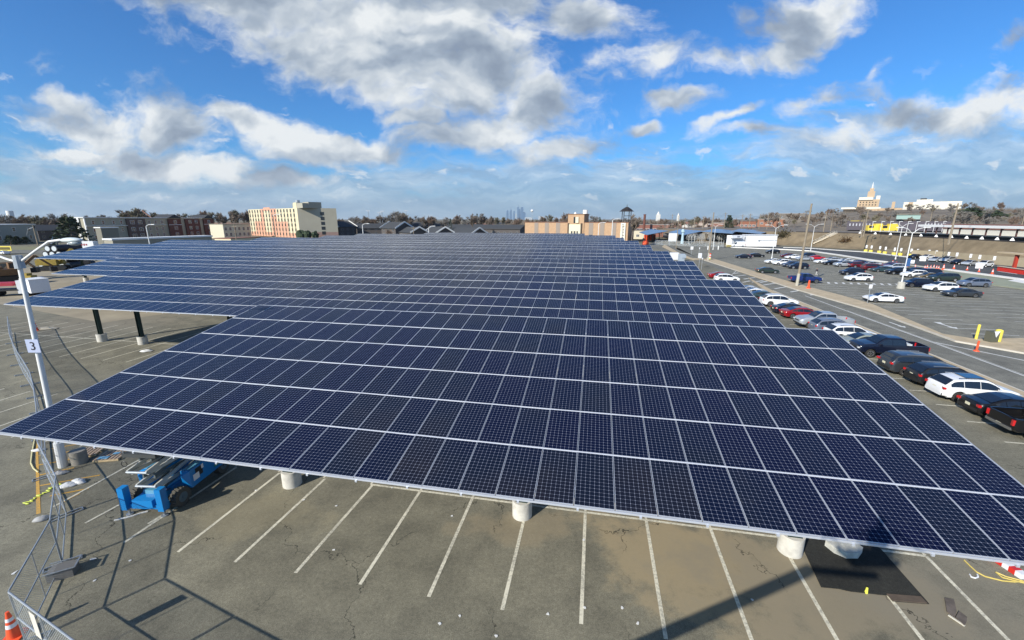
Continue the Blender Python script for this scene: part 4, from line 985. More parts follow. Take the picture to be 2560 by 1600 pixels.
# white shed
A = at(1866, 616); B = at(1940, 616.5)
h_ = zat((0, A.y), 588)
root, l = frame_root('white_shed', 'large plain white shed with a thin grey pipe across its wall', 'shed', A, B)
WSH = mat('white_sheet', (.74, .75, .76), .7, var=.04)
m = MB(); m.box((l / 2, 3, h_ / 2), (l, 6, h_)); m.obj('wall', WSH, root); m = MB(); m.box((l / 2, 3, h_ + .12), (l + .5, 6.6, .25)); m.obj('roof', mat('pale_roof', (.6, .62, .64), .7), root)
m = MB(); m.bar((l * .4, -.1, h_ * .56), (l, -.1, h_ * .56), .12); m.box((l * .4, -.12, h_ * .54), (.7, .3, .6)); m.obj('pipe', GALV, root)
A2 = at(1828, 617); root, l = frame_root('white_shed', 'smaller white shed with a lean-to canopy left of the large one', 'shed', A2, A + Vector((-.4, 0, 0)))
m = MB(); m.box((l / 2 + .5, 2.6, 2.6), (l - 1, 3, 5.2)); m.obj('wall', WSH, root); m = MB(); m.box((l * .4, .6, 4.0), (l * .75, 1.6, .2)); m.obj('canopy', mat('pale_roof', (1, 1, 1)), root); m = MB(); m.box((l * .55, 1.05, 4.6), (1.6, .1, .6)); m.obj('vent', GALV, root)
# far carports seen from the side
FARP = mat('far_panel_sky_sheen', (.13, .19, .29), .25, spec=.7)  # pale blue carries the sky's reflection in the panel colour
for k, (pts) in enumerate([[(1598, 580), (1628, 573), (1671, 577), (1618, 587)], [(1672, 580), (1700, 573), (1760, 577), (1712, 587)], [(1752, 578), (1790, 572), (1852, 577), (1832, 583)], [(1830, 577), (1850, 572), (1925, 578), (1903, 584)]]):
    hts = [5.2, 6.6, 6.4, 4.9]
    P = []
    for (x, y), dd in zip(pts, (252, 292, 286, 240)):
        P.append(atd(x, y, dd))
    c = sum(P, Vector()) / 4; root = thing('solar_carport', 'far sloping solar carport near the railway, ' + ['leftmost of four', 'second of four', 'third of four', 'rightmost of four'][k], 'solar carport', (c.x, c.y, 0), 0, 'carports by the railway')
    m = MB(); q = [p - Vector((c.x, c.y, 0)) for p in P]
    m.add([tuple(v) for v in q] + [tuple(v - Vector((0, 0, .25))) for v in q], [(3, 2, 1, 0), (4, 5, 6, 7), (0, 1, 5, 4), (1, 2, 6, 5), (2, 3, 7, 6), (3, 0, 4, 7)]); m.obj('solar_panel', FARP, root)
    for t in (.2, .5, .8):
        for e in (.35, .7):
            a = (q[0].lerp(q[3], t)).lerp(q[1].lerp(q[2], t), e); m = MB(); m.bar((a.x, a.y, 0), (a.x, a.y, a.z - .2), .4); m.obj('column', STEELG, root)
# ------------------------------------------------------------------ embankment, railway
TZ = 6.3
em = MB(); bot = [(1700, 607), (1870, 611), (1942, 613), (1997, 615), (2031, 617), (2092, 621), (2172, 624), (2215, 631)]
top = [(1640, 571), (1800, 575), (1880, 577), (1940, 579), (1990, 580), (2060, 582), (2130, 583.5), (2200, 586)]
Bv = [at(*b) for b in bot]; Tv = [at(*t, TZ) for t in top]
wf = [(2215, 631), (2280, 642), (2360, 648.5), (2444, 657), (2560, 668), (2700, 682)]
tw = [(2200, 586), (2280, 592), (2340, 595.3), (2400, 598.5), (2560, 607), (2700, 614.5)]
Bv += [at(*b) for b in wf]; Tv += [at(*t, TZ) for t in tw]
n = len(Bv); rows = []
zb_ = [0] * 8 + [.4, 1.9, 2.3, 2.3, 2.3, 2.3]
vs = []; N_ = 9
rd = random.Random(5)
for i in range(n):
    for j in range(N_):
        t = j / (N_ - 1); p = Bv[i].lerp(Tv[i], t); sm = t * t * (3 - 2 * t); p.z = zb_[i] + (TZ - zb_[i]) * (t * .4 + sm * .6) + (rd.uniform(-.12, .12) if 0 < j < N_ - 1 else 0)
        vs.append(tuple(p))
fs = [(i * N_ + j, (i + 1) * N_ + j, (i + 1) * N_ + j + 1, i * N_ + j + 1) for i in range(n - 1) for j in range(N_ - 1)]
em.add(vs, fs); struct(em.obj('embankment', GRASS, smooth=70))
from mathutils.bvhtree import BVHTree
BV = BVHTree.FromPolygons([Vector(v) for v in em.v], em.f)
def slope(px, py):
    h = BV.ray_cast(Vector((0, 0, CAMH)), ray(px, py).normalized()); return h[0] if h[0] else at(px, py, 3)
tp = MB(); bk = [p + (p - Bv[i]).normalized() * 500 for i, p in enumerate(Tv)]
vs = [tuple(Vector((p.x, p.y, TZ - .002))) for p in Tv] + [tuple(Vector((p.x + 300, p.y + 260, TZ - .002))) for p in Tv]
tp.add(vs, [(i, i + 1, n + i + 1, n + i) for i in range(n - 1)]); struct(tp.obj('railway_terrace', mat('ballast', (.17, .145, .115), .97, var=.3, vscale=.3)))
rt = MB()
for i in range(7, n - 1):
    a, b = Bv[i], Bv[i + 1]; rt.bar(Vector((a.x, a.y, (zb_[i] + .1) / 2)), Vector((b.x, b.y, (zb_[i + 1] + .1) / 2)), .5, max(zb_[i], zb_[i + 1]) + .2)
tag(rt.obj('retaining_wall', mat('tan_wall', (.36, .30, .20), .95, var=.18, vscale=.3)), 'long tan retaining wall at the foot of the railway embankment', 'wall')
# track, platform, roof
trk = MB(); tl_ = Tv[4:]
for off, w_, h_, z in ((1.2, .3, .18, .1), (2.7, .3, .18, .1)):
    for a, b in zip(tl_, tl_[1:]):
        nn = (b - a); nn = Vector((-nn.y, nn.x, 0)).normalized() * (off if (Vector((-nn.y, nn.x, 0))).dot(Vector((1, .3, 0))) > 0 else -off); trk.bar(a + nn + Vector((0, 0, z)), b + nn + Vector((0, 0, z)), w_, h_)
struct(trk.obj('railway_track', mat('rust_rail', (.12, .07, .045), .7)))
ct_ = MB()
for a, b in zip(tl_, tl_[1:]):
    nn = (b - a); nn = Vector((-nn.y, nn.x, 0)).normalized(); nn = nn if nn.dot(Vector((1, .3, 0))) > 0 else -nn
    ct_.bar(a - nn * -.15 + Vector((0, 0, .12)), b - nn * -.15 + Vector((0, 0, .12)), .3, .5)
struct(ct_.obj('track_edge', mat('dark_ballast', (.035, .03, .027), .9)))
PA = at(2150, 575.6, 7.5); PB = at(2700, 598, 7.5); dP = (PB - PA).normalized(); nP = Vector((-dP.y, dP.x, 0)); nP = nP if nP.x > 0 else -nP; lP = (PB - PA).length
root, _ = frame_root('station_platform', 'long raised concrete railway platform on the embankment', 'platform', PA, PB)
sg_ = 1 if (Matrix.Rotation(math.atan2(dP.y, dP.x), 3, 'Z') @ Vector((0, 1, 0))).dot(nP) > 0 else -1
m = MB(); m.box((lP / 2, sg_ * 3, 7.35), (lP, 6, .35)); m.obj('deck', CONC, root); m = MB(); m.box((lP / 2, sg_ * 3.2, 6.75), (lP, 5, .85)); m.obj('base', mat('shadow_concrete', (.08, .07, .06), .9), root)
RA_ = at(2296, 563, 10.4); RB_ = at(2700, 570.5, 10.4); root, lR = frame_root('platform_roof', 'long white platform roof carried on brown posts', 'platform roof', RA_, RB_)
m = MB(); m.box((lR / 2, sg_ * 1.2, 10.4), (lR, 2.4, .5)); m.box((lR / 2, sg_ * 0, 10.25), (lR, .15, .75)); m.obj('roof', WHITEP, root)
for k in range(11):
    m = MB(); x = (k + .5) * lR / 11; m.bar((x, sg_ * 1.2, 7.5), (x, sg_ * 1.2, 10.2), .3); m.bar((x, sg_ * 1.2, 9.2), (x + 1.2, sg_ * 1.2, 10.2), .2); m.obj('post', mat('brown_steel', (.10, .05, .045), .7), root)
bw_, lb_ = simple_block('waiting_room', 'long white-based brick station wall behind the platform posts', 'building', RA_ + nP * 7 + dP * 2, RB_ + nP * 7, 6, 9.3, mat('white_lower', (.66, .65, .58), .9, var=.06), mat('brick_upper', (.22, .10, .075), .9), cap=1.6)
for k in range(11):
    p = Tv[6].lerp(Tv[-1], 0) if False else at(2150 + k * 38, 583.5 + (k * 38) * .0475, TZ + .25)
    o = tag((lambda mm: mm.obj('track_marker', WHITEP))(MB().cyl((0, 0, 0), (0, 0, .8), .7, .15, 4)), 'small white pyramid marker beside the track, one of a row below the platform', 'marker', 'white markers along the track'); o.location = p
# lineside poles with wires
poles = [(2372, 607, 508, 9.5), (2159, 588, 525, 0), (2153, 591, 548, 0), (2076, 578, 532, 0), (2058, 581, 530, 0), (2320, 577, 518, 0), (2550, 580, 521, 0), (1917, 573, 530, 0), (1897, 572, 535, 0), (1872, 572, 534, 0), (1853, 571, 536, 0), (1810, 570, 531, 0), (1677, 590, 535, 0), (1946, 574, 534, 0), (2015, 577, 538, 0), (1757, 571, 540, 0), (1735, 571, 543, 0), (1711, 570, 545, 0)]
wp = []
adj = ['tallest, in front of the platform roof', 'below the hospital tower', 'short one below the hospital tower', 'behind the embankment stairs', 'left of the embankment stairs top', 'leaning slightly before the white hospital wing', 'at the right edge of the picture', 'behind the white shed roof', 'over the white shed', 'third left of the white shed roof end', 'left of the twin lamp by the shed', 'above the rightmost far carport', 'near the leftmost far carport', 'between the shed and the stairs', 'right of the tall wooden pole', 'short, above the third far carport', 'short, above the second far carport', 'short, far left of the railway line']
for k, (x, yb, yt, _) in enumerate(poles):
    p = at(x, yb, TZ if k != 12 else 0); zt = zat(p, yt); root = thing('catenary_pole', 'grey railway pole, ' + adj[k], 'pole', p, 0, 'railway line poles')
    h = zt - p.z; m = MB(); m.cyl((0, 0, -.5), (0, 0, h), .24 if k else .3, .16, 6); m.obj('shaft', WOOD, root)
    m = MB(); m.bar((-1.6, 0, h * .93), (1.6, 0, h * .93), .12); m.bar((-1.2, 0, h * .85), (1.2, 0, h * .85), .1); m.obj('crossarm', WOOD, root)
    wp.append(p + Vector((0, 0, h * .93)))
order = sorted([w for i, w in enumerate(wp) if i not in (2, 12)], key=lambda v: v.x / v.y)
for off in (0, 1):
    w = MB()
    for a, b in zip(order, order[1:]):
        pts = [a.lerp(b, t / 6) - Vector((0, 0, off * 1.0 + 1.2 * (1 - (t / 3 - 1) ** 2))) for t in range(7)]; w.tube(pts, .045, 3)
    tag(w.obj('overhead_wire', BLACK), ['upper', 'lower'][off] + ' overhead wire sagging between the railway poles', 'wire')
# stairs on the embankment
root = thing('embankment_stairs', 'straight pale concrete stairs climbing the grassy embankment', 'stairs', slope(2033, 610))
sp2 = [slope(2033 + (2088 - 2033) * t / 12, 610 + (584 - 610) * t / 12) - root.location for t in range(13)]
m = MB()
for a, b in zip(sp2, sp2[1:]):
    for q in (0, .34, .67): m.bar(a.lerp(b, q) + Vector((0, 0, .25 + q * .003)), a.lerp(b, q + .34) + Vector((0, 0, .25 + q * .003)), 2.2, .5)
m.obj('steps', mat('stair_conc', (.58, .50, .37), .9), root)
for s_ in (-1, 1):
    dxy = (sp2[-1] - sp2[0]); nx = Vector((-dxy.y, dxy.x, 0)).normalized() * 1.1 * s_; m = MB(); m.tube([tuple(p + nx + Vector((0, 0, 1.3))) for p in sp2], .07, 4)
    for p in sp2[::2]: m.bar(p + nx, p + nx + Vector((0, 0, 1.3)), .08)
    m.obj('handrail', CONC, root)
# bushes on the slope and yellow rail machines
def bush(px, py, z, r, label, m_=None, sx=1.3, grp=None):
    root = thing('bush', label, 'bush', slope(px, py) if z is None else at(px, py, z), 0, grp); rd = random.Random(int(px)); m = MB()
    for k in range(240):
        v = Vector((rd.gauss(0, .42) * sx, rd.gauss(0, .42), abs(rd.gauss(.35, .35)))) * r; s = r * .20
        a, b = rd.uniform(0, 6.3), rd.uniform(-1, 1); d1 = Vector((math.cos(a), math.sin(a), b)) * s; d2 = Vector((-math.sin(a), math.cos(a), rd.uniform(-1, 1))) * s * .6
        m.add([tuple(v - d1), tuple(v + d2), tuple(v + d1)], [(0, 1, 2)])
    m.obj('foliage', m_ or mat('russet_leaf', (.13, .075, .03), .95, var=.3, vscale=1), root); m = MB(); m.cyl((0, 0, -.2), (0, 0, r * .5), .12, .06, 5); m.obj('stem', BARK, root)
bush(2113, 605, None, 2.2, 'round russet bush on the embankment below the track', sx=1.5)
bush(1957, 592, None, 3.4, 'large dark olive bush right of the white shed', mat('olive_leaf', (.085, .07, .03), .95, var=.3, vscale=1))
bush(2475, 583, 7.5, 2.6, 'dark russet bush standing on the platform edge')
YM = mat('machine_yellow', (.72, .55, .07), .45, coat=.3)
for k, (x, y, w, lb) in enumerate([(2183, 578, 11, 'yellow covered rail machine, left of a pair behind the track'), (2218, 578.5, 12, 'bulky bright yellow rail machine, right of the pair behind the track')]):
    p = at(x, y, 7.2); root = thing('rail_machine', lb, 'rail machine', p, R(-12)); m = MB(); m.box((0, 0, 1.5), (w * .55, 2.6, 2.4)); m.box((w * .12, 0, 3.0), (w * .25, 2.4, .8)); m.obj('body', YM, root); m = MB(); m.box((-w * .16, -1.35, 2.0), (1.8, .08, 1.0)); m.obj('cab_window', DARKW, root)
    for q in (-.2, .2): m = MB(); m.cyl((w * q, -1.4, .1), (w * q, 1.4, .1), .45, .45, 10); m.obj('wheel', BLACK, root)
p = at(2133, 577, TZ); root = thing('excavator', 'small yellow excavator cab standing above the track left of the rail machines', 'excavator', p); m = MB(); m.box((0, 0, 3.0), (3.0, 2.4, 5.0)); m.obj('cab', YM, root); m = MB(); m.box((0, -1.25, 3.9), (1.8, .1, 1.5)); m.obj('cab_window', DARKW, root); m = MB(); m.bar((1, 0, 4), (4, 0, 5.2), .5); m.bar((4, 0, 5.2), (5.5, 0, 2), .4); m.obj('arm', YM, root)
for k in range(9):
    p = at(2178 + k * 22, 580, 7.5); root = thing('platform_lamp', 'thin white lamp on the railway platform, one of a row', 'lamp', p, 0, 'lamps along the platform'); m = MB(); m.cyl((0, 0, 0), (0, 0, 4.2), .09, .07, 5); m.obj('shaft', WHITEP, root); m = MB(); m.box((.5, 0, 4.2), (1.2, .3, .2)); m.obj('lamp_head', WHITEP, root)
# hill with the hospital
hl_ = MB(); prof = [(1500, 549), (1750, 548), (1900, 546), (2050, 541), (2130, 534), (2300, 530), (2450, 533), (2700, 538), (3000, 545)]
ds = [(300, 0.0), (420, .25), (600, .7), (800, 1.0), (1500, 1.0)]
vs = []
for x, y in prof:
    for d_, t in ds:
        tgt = max(CAMH + (548 - y) / FPX * 800, TZ) if x > 1800 else 6 * (x - 1500) / 400
        p = atd(x, y, d_); z = (TZ if x > 1900 else 0) * (1 - t) + tgt * t; vs.append((p.x, p.y, z - .3))
nD = len(ds); hl_.add(vs, [(i * nD + j, (i + 1) * nD + j, (i + 1) * nD + j + 1, i * nD + j + 1) for i in range(len(prof) - 1) for j in range(nD - 1)]); struct(hl_.obj('hill', mat('hill_ground', (.19, .155, .11), .97, var=.3, vscale=.03), smooth=60))
def pxbox(m, x0, x1, y0, y1, d, dep=20, mi=0):
    a = atd(x0, 548, d); b = atd(x1, 548, d); z1 = CAMH + (548 - y0) / FPX * (a.y + b.y) / 2 / 1.0 * 1.0; z0 = CAMH + (548 - y1) / FPX * (a.y + b.y) / 2
    c = (a + b) / 2; w = (b - a).length; an = math.atan2(b.y - a.y, b.x - a.x); n = Vector((-math.sin(an), math.cos(an), 0)) * dep / 2
    m.box((c.x + n.x, c.y + n.y, (z0 + z1) / 2), (w, dep, abs(z1 - z0)), mi, rz=an); return c, w, an, z0, z1
TB = mat('hospital_tan', (.46, .34, .22), .9, var=.08, vscale=.1); WB = mat('hospital_white', (.66, .62, .52), .9, var=.04, vscale=.1)
root = thing('hospital', 'stepped tan hospital tower with a slim spire on the hill', 'building', (0, 0, 0))
m = MB(); pxbox(m, 2136, 2190, 502, 545, 800, 30); pxbox(m, 2104, 2140, 522, 545, 790, 20); pxbox(m, 2186, 2250, 522, 545, 805, 20); pxbox(m, 2222, 2230, 507, 524, 800, 12); m.obj('wall', TB, root)
m = MB(); pxbox(m, 2138, 2173, 496.5, 503, 798, 26); pxbox(m, 2180, 2190, 493, 502, 806, 12); pxbox(m, 2098, 2196, 520, 524, 780, 6); m.obj('upper_storey', WB, root)
m = MB(); pxbox(m, 2157, 2175, 483, 497, 806, 16); pxbox(m, 2161, 2171, 476, 484, 810, 10); m.obj('tower', TB, root)
c = atd(2166, 548, 814); zc = CAMH + (548 - 477) / FPX * c.y; m = MB(); m.cyl((c.x, c.y, zc - 2), (c.x, c.y, zc + 9), 1.3, .15, 6); m.obj('spire', WHITEP, root)
for r_ in range(3):
    for k in range(6):
        m = MB(); pxbox(m, 2142 + k * 7.6, 2144.6 + k * 7.6, 507 + r_ * 6, 509.6 + r_ * 6, 799.5, 1); m.obj('window', DARKW, root)
root = thing('hospital_wing', 'broad cream-white flat building on the hill right of the spired tower', 'building', (0, 0, 0))
m = MB(); pxbox(m, 2251, 2395, 507, 545, 820, 40); m.obj('wall', WB, root); m = MB(); pxbox(m, 2282, 2322, 502, 508, 830, 30); m.obj('penthouse', WB, root); m = MB(); pxbox(m, 2264, 2274, 508, 530, 819, 1); m.obj('brown_strip', TB, root); m = MB(); pxbox(m, 2290, 2306, 499, 503, 832, 6); m.obj('rooftop_unit', BLACK, root)
root = thing('glass_hall', 'pale green glazed building below the hospital', 'building', (0, 0, 0)); m = MB(); pxbox(m, 2240, 2300, 537, 548, 420, 16); m.obj('glazing', mat('pale_glass', (.30, .42, .38), .2, spec=.8), root); m = MB(); pxbox(m, 2239, 2301, 535.6, 537, 419, 18); m.obj('roof', GREYW, root)
root = thing('long_terrace', 'long dark grey building with rows of windows behind the rail machines', 'building', (0, 0, 0)); m = MB(); pxbox(m, 2120, 2380, 553, 575, 300, 14); m.obj('wall', mat('plum_wall', (.09, .08, .095), .9), root)
for k in range(30): m = MB(); pxbox(m, 2126 + k * 8.2, 2129 + k * 8.2, 558, 564, 299.5, .3); m.obj('window', mat('pale_window', (.42, .42, .45), .4), root)
# ------------------------------------------------------------------ lamp posts and poles
def twin_lamp(p, h, label, arm=1.9, name='lamp_post', base=False, rz=0.0, r=.11, grp='twin-arm lamp posts of the east lot'):
    root = thing(name, label, 'street lamp', p, rz, grp); m = MB(); m.cyl((0, 0, 0), (0, 0, h), r, r * .6, 8); m.cyl((0, 0, 0), (0, 0, .5), r * 1.8, r * 1.8, 8); m.obj('shaft', WHITEP, root, smooth=40)
    for s in (-1, 1):
        m = MB(); m.tube([(0, 0, h - .1), (s * arm * .5, 0, h + .75), (s * arm, 0, h + 1.0)], r * .5, 5); m.obj('arm', WHITEP, root); m = MB(); m.box((s * (arm + .45), 0, h + 1.0), (1.0, .36, .16)); m.obj('lamp_head', WHITEP, root)
    if base: m = MB(); m.cyl((0, 0, 0), (0, 0, 1.25), .62, .55, 14); m.obj('concrete_base', CONC, root)
    return root
R4 = lambda x, y: (1700 + x * .35537, 460 + y * .35537)
for b, t, lb, ar, bs in [((232, 462), 300, 'white twin-arm lamp post with two short white bollards, left of the white shed', 2.2, 0), ((645, 525), 310, 'white twin-arm lamp post in front of the white shed', 2.6, 0), ((918, 472), 300, 'white twin-arm lamp post right of the tall wooden pole', 2.6, 0),
                 ((1515, 530), 300, 'white twin-arm lamp post just behind the one with banners', 2.2, 0), ((1550, 735), 345, 'white twin-arm lamp post with blue banners on a thick concrete base', 2.0, 1)]:
    q = R4(*b); p = at(*q); zt = zat(p, 460 + t * .35537)
    r_ = twin_lamp(p, zt, lb, ar, base=bool(bs))
    if bs:
        m = MB(); m.box((.35, 0, 4.9), (.9, .05, 1.5)); m.obj('banner', mat('banner_blue', (.04, .12, .30), .6), r_); m = MB(); m.box((-.1, -.16, 3.4), (.5, .05, .7)); m.obj('notice', WSH, r_)
    if 'bollards' in lb:
        for k, dx in enumerate((-2.2, 2.2)): m = MB(); m.cyl((0, 0, 0), (0, 0, 1.6), .22, .22, 8); o = tag(m.obj('bollard', WHITEP), 'short white bollard %s of the lamp post left of the white shed' % ('left', 'right')[k], 'bollard'); o.location = p + Vector((dx, 0, 0))
for x, y, t, lb in [(1529, 601, 551, 'thin white lamp rising above the solar roofs in front of the brick hall'), (1495, 588, 560, 'pale lamp with a round head before the brick hall'), (372, 609, 566, 'white curved lamp above the roofs before the beige terrace'),
                   (909, 592, 563, 'white curved lamp beside the first terrace roofs'), (1035, 592, 566, 'grey pole before the middle terrace roofs'), (1073, 592, 569, 'short white lamp between the terrace gables'), (690, 595, 540, 'thin grey lamp in front of the yellow block'), (591, 602, 560, 'dark thin pole left of the yellow block')]:
    p = atd(x, 600, 175); p.z = 0; zt = zat(p, t); root = thing('street_lamp', lb, 'street lamp', p); m = MB(); m.cyl((0, 0, 0), (0, 0, zt), .17, .12, 6); m.obj('shaft', WHITEP if 'white' in lb or 'pale' in lb else WOOD, root); m = MB()
    if 'pole' not in lb: m.tube([(0, 0, zt), (.8, 0, zt + .5), (1.9, 0, zt + .6)], .09, 4); m.box((2.2, 0, zt + .6), (1.0, .35, .2)); m.obj('arm', WHITEP, root)
    else: m.bar((-1, 0, zt * .93), (1, 0, zt * .93), .15); m.obj('crossarm', WOOD, root)
for x, y, t in [(923, 0, 527), (957, 0, 528), (951, 0, 532), (1017, 0, 527), (1113, 0, 545)]:
    p = atd(x, 560, 420); p.z = 0; zt = zat(p, t); root = thing('floodlight_mast', 'tall thin floodlight mast above the bare trees behind the terrace', 'floodlight', p, 0, 'floodlight masts'); m = MB(); m.cyl((0, 0, 0), (0, 0, zt), .3, .22, 5); m.obj('shaft', GALV, root); m = MB(); m.box((0, 0, zt), (3.6, .4, .7)); m.obj('lamp_rack', GALV, root)
for b, t, lb in [((820, 720), 138, 'tall weathered wooden pole standing on the traffic island by the blue pickup'), ((197, 540), 200, 'wooden pole at the near tip of the far traffic island')]:
    p = at(*R4(*b)); zt = zat(p, 460 + t * .35537); root = thing('utility_pole', lb, 'utility pole', p); m = MB(); lean = Vector((.35, 0, 0)) if t == 138 else Vector((.2, 0, 0)); m.cyl((0, 0, -.2), tuple(lean + Vector((0, 0, zt))), .24, .15, 10); m.obj('shaft', WOOD, root, smooth=40)
    m = MB(); m.cyl((0, 0, .0), tuple(lean * .16 + Vector((0, 0, zt * .16))), .27, .25, 10); m.obj('sleeve', mat('grey_sleeve', (.42, .40, .33), .8), root)
p = at(1690, 622); zt = zat(p, 537); root = thing('utility_pole', 'thin grey pole beside the white sign board near the far carports', 'utility pole', p); m = MB(); m.cyl((0, 0, 0), (0, 0, zt), .16, .11, 6); m.obj('shaft', WOOD, root)
# left big lamp post with number 3
PB_ = at(158, 1166); zt = 10.75
topw = None
d = ray(46, 652); s = PB_.y / d.y; topw = Vector((d.x * s, PB_.y, CAMH + d.z * s))
root = thing('lamp_post', 'tall white lamp post with two curved arms and a number 3 plate', 'street lamp', PB_)
tl3 = topw - PB_
m = MB(); m.cyl((0, 0, .5), tuple(tl3), .135, .085, 14); m.obj('shaft', WHITEP, root, smooth=40)
m = MB(); m.cyl((0, 0, 0), (0, 0, .72), .34, .34, 20); m.obj('concrete_base', mat('old_concrete', (.27, .25, .21), .9, var=.2), root, smooth=40, loc=(.55, .35, 0)); m = MB(); m.cyl((0, 0, -.0), tuple(tl3 * .13), .20, .19, 14); m.obj('sleeve', WHITEP, root)
m = MB(); m.cyl(tuple(tl3 - Vector((0, 0, .35))), tuple(tl3 + Vector((0, 0, .25))), .19, .17, 12); m.obj('bracket', GALV, root)
def pw(x, y, dy=0.0):
    d = ray(x, y); s = (PB_.y + dy) / d.y; return Vector((d.x * s, PB_.y + dy, CAMH + d.z * s)) - PB_
for arm_, hd in (([(55, 652), (90, 626), (122, 604), (152, 600)], [(150, 600), (206, 599)]), ([(40, 654), (18, 648), (-20, 634), (-50, 628)], [(-50, 628), (-110, 626)])):
    m = MB(); m.tube([tuple(pw(*q)) for q in arm_], .055, 8); m.obj('arm', WHITEP, root, smooth=50)
    a, b = pw(*hd[0]), pw(*hd[1]); c = (a + b) / 2; L_ = (b - a).length / 2
    m = MB(); m.blob(tuple(c + Vector((0, 0, -.02))), (L_ * .95, .21, .125), 3, 18, .0); m.obj('lamp_head', mat('lamp_shell', (.62, .68, .66), .4), root, smooth=60)
    m = MB(); m.blob(tuple(c + Vector((L_ * .25 * (1 if b.x > a.x else -1), 0, -.15))), (L_ * .55, .2, .12), 3, 12, 0); m.obj('lens', mat('lamp_lens', (.35, .40, .40), .15), root, smooth=60)
pl = pw(94, 862); m = MB(); m.box((0, 0, 0), (.62, .02, .66)); o = m.obj('number_plate', mat('plate_blue', (.42, .47, .62), .5), root, loc=tuple(pl + Vector((0, -.2, 0)))); o.rotation_euler.y = R(0)
text_obj('numeral', '3', .58, mat('numeral_black', (.02, .02, .03), .6), o, (0, -.02, -.02), (R(90), 0, 0))
# ------------------------------------------------------------------ chain-link fence
def link_mat():
    m = bpy.data.materials.new('chain_link'); m.use_nodes = True; nt = m.node_tree; b = NB(nt); p = nt.nodes['Principled BSDF']
    o = nt.nodes.new('ShaderNodeTexCoord').outputs['Object']; s = b.n('ShaderNodeSeparateXYZ'); b.l(o, s.inputs[0])
    u = b.m('MULTIPLY', b.m('ADD', s.outputs[0], s.outputs[2]), 11.0); v = b.m('MULTIPLY', b.m('SUBTRACT', s.outputs[0], s.outputs[2]), 11.0)
    w = b.m('MAXIMUM', b.m('GREATER_THAN', b.m('ABSOLUTE', b.m('SUBTRACT', b.m('FRACT', u), .5)), .435), b.m('GREATER_THAN', b.m('ABSOLUTE', b.m('SUBTRACT', b.m('FRACT', v), .5)), .435))
    p.inputs['Base Color'].default_value = (.50, .54, .55, 1); p.inputs['Metallic'].default_value = .3; p.inputs['Roughness'].default_value = .5
    b.l(w, p.inputs['Alpha']); return m
LINK = link_mat()
feet = [Vector((-8.0, 7.2, 0)), Vector((-11.4, 8.62, 0)), Vector((-14.85, 10.1, 0)), Vector((-16.85, 13.1, 0)), Vector((-19.5, 15.8, 0)), at(119, 1192), at(112, 1095), at(102, 1030), at(92, 992), at(76, 962), at(60, 936), at(48, 912), at(38, 886), at(33, 858), at(30, 832)]
FH = 1.92
words = ['nearest the camera, mostly below the picture', 'with a pale notice, at the bottom left corner', 'beside the orange and white cone', 'running past the sandbagged stand', 'next to the folded white bags', 'between the lamp post and the yellow hatching', 'behind the near lamp post', 'passing the lower shaft of the lamp post', 'left of the lamp shaft, fifth from the far end', 'left of the lamp shaft, fourth from the far end', 'left of the number plate', 'third from the far end', 'second from the far end', 'at the far end of the fence']
for k, (a, b) in enumerate(zip(feet, feet[1:])):
    d = b - a; l = d.length; root = thing('fence_panel', 'portable chain-link fence panel ' + words[k], 'fence panel', a, math.atan2(d.y, d.x), 'portable fence along the left of the lot')
    m = MB()
    for x in (.03, l - .03): m.cyl((x, 0, .08), (x, 0, FH), .024, .024, 7)
    for z in (.12, FH * .52, FH): m.cyl((.03, 0, z), (l - .03, 0, z), .022 if z < FH else .026, .022 if z < FH else .026, 7)
    m.cyl((l / 2, 0, .12), (l / 2, 0, FH), .016, .016, 6); m.obj('frame', GALV, root)
    m = MB(); m.add([(.03, 0, .12), (l - .03, 0, .12), (l - .03, 0, FH), (.03, 0, FH)], [(0, 1, 2, 3)]); m.obj('chain_link_mesh', LINK, root)
    m = MB(); 
    for s in (-.12, .12): m.bar((s, -.5, .035), (s, .5, .035), .04)
    m.bar((-.12, -.5, .035), (.12, -.5, .035), .04); m.bar((-.12, .5, .035), (.12, .5, .035), .04); m.obj('stand', GALV, root)
    if k == 1:
        m = MB(); m.box((l - 1.5, .04, 1.42), (.34, .01, .85)); m.obj('notice', mat('cream_notice', (.66, .62, .52), .7), root)
def cone(p, label, h=.75, grp=None, rz=0.3):
    root = thing('traffic_cone', label, 'traffic cone', p, rz, grp); m = MB(); m.cyl((0, 0, .03), (0, 0, h), h * .20, h * .045, 16); m.obj('cone_body', ORANGE, root, smooth=40); m = MB(); m.box((0, 0, .02), (h * .52, h * .52, .045)); m.obj('cone_base', ORANGE if h > .6 else BLACK, root)
    for z0, z1 in ((.42, .56), (.66, .78)): m = MB(); m.cyl((0, 0, h * z0), (0, 0, h * z1), h * (.20 - .155 * z0) + .006, h * (.20 - .155 * z1) + .006, 16, cap=False); m.obj('white_collar', WSH, root, smooth=40)
    return root
cone(at(38, 1590), 'large orange and white cone outside the fence in the bottom left corner', .92)
cone(at(92, 826), 'small orange cone by the white bags at the far fence', .9)
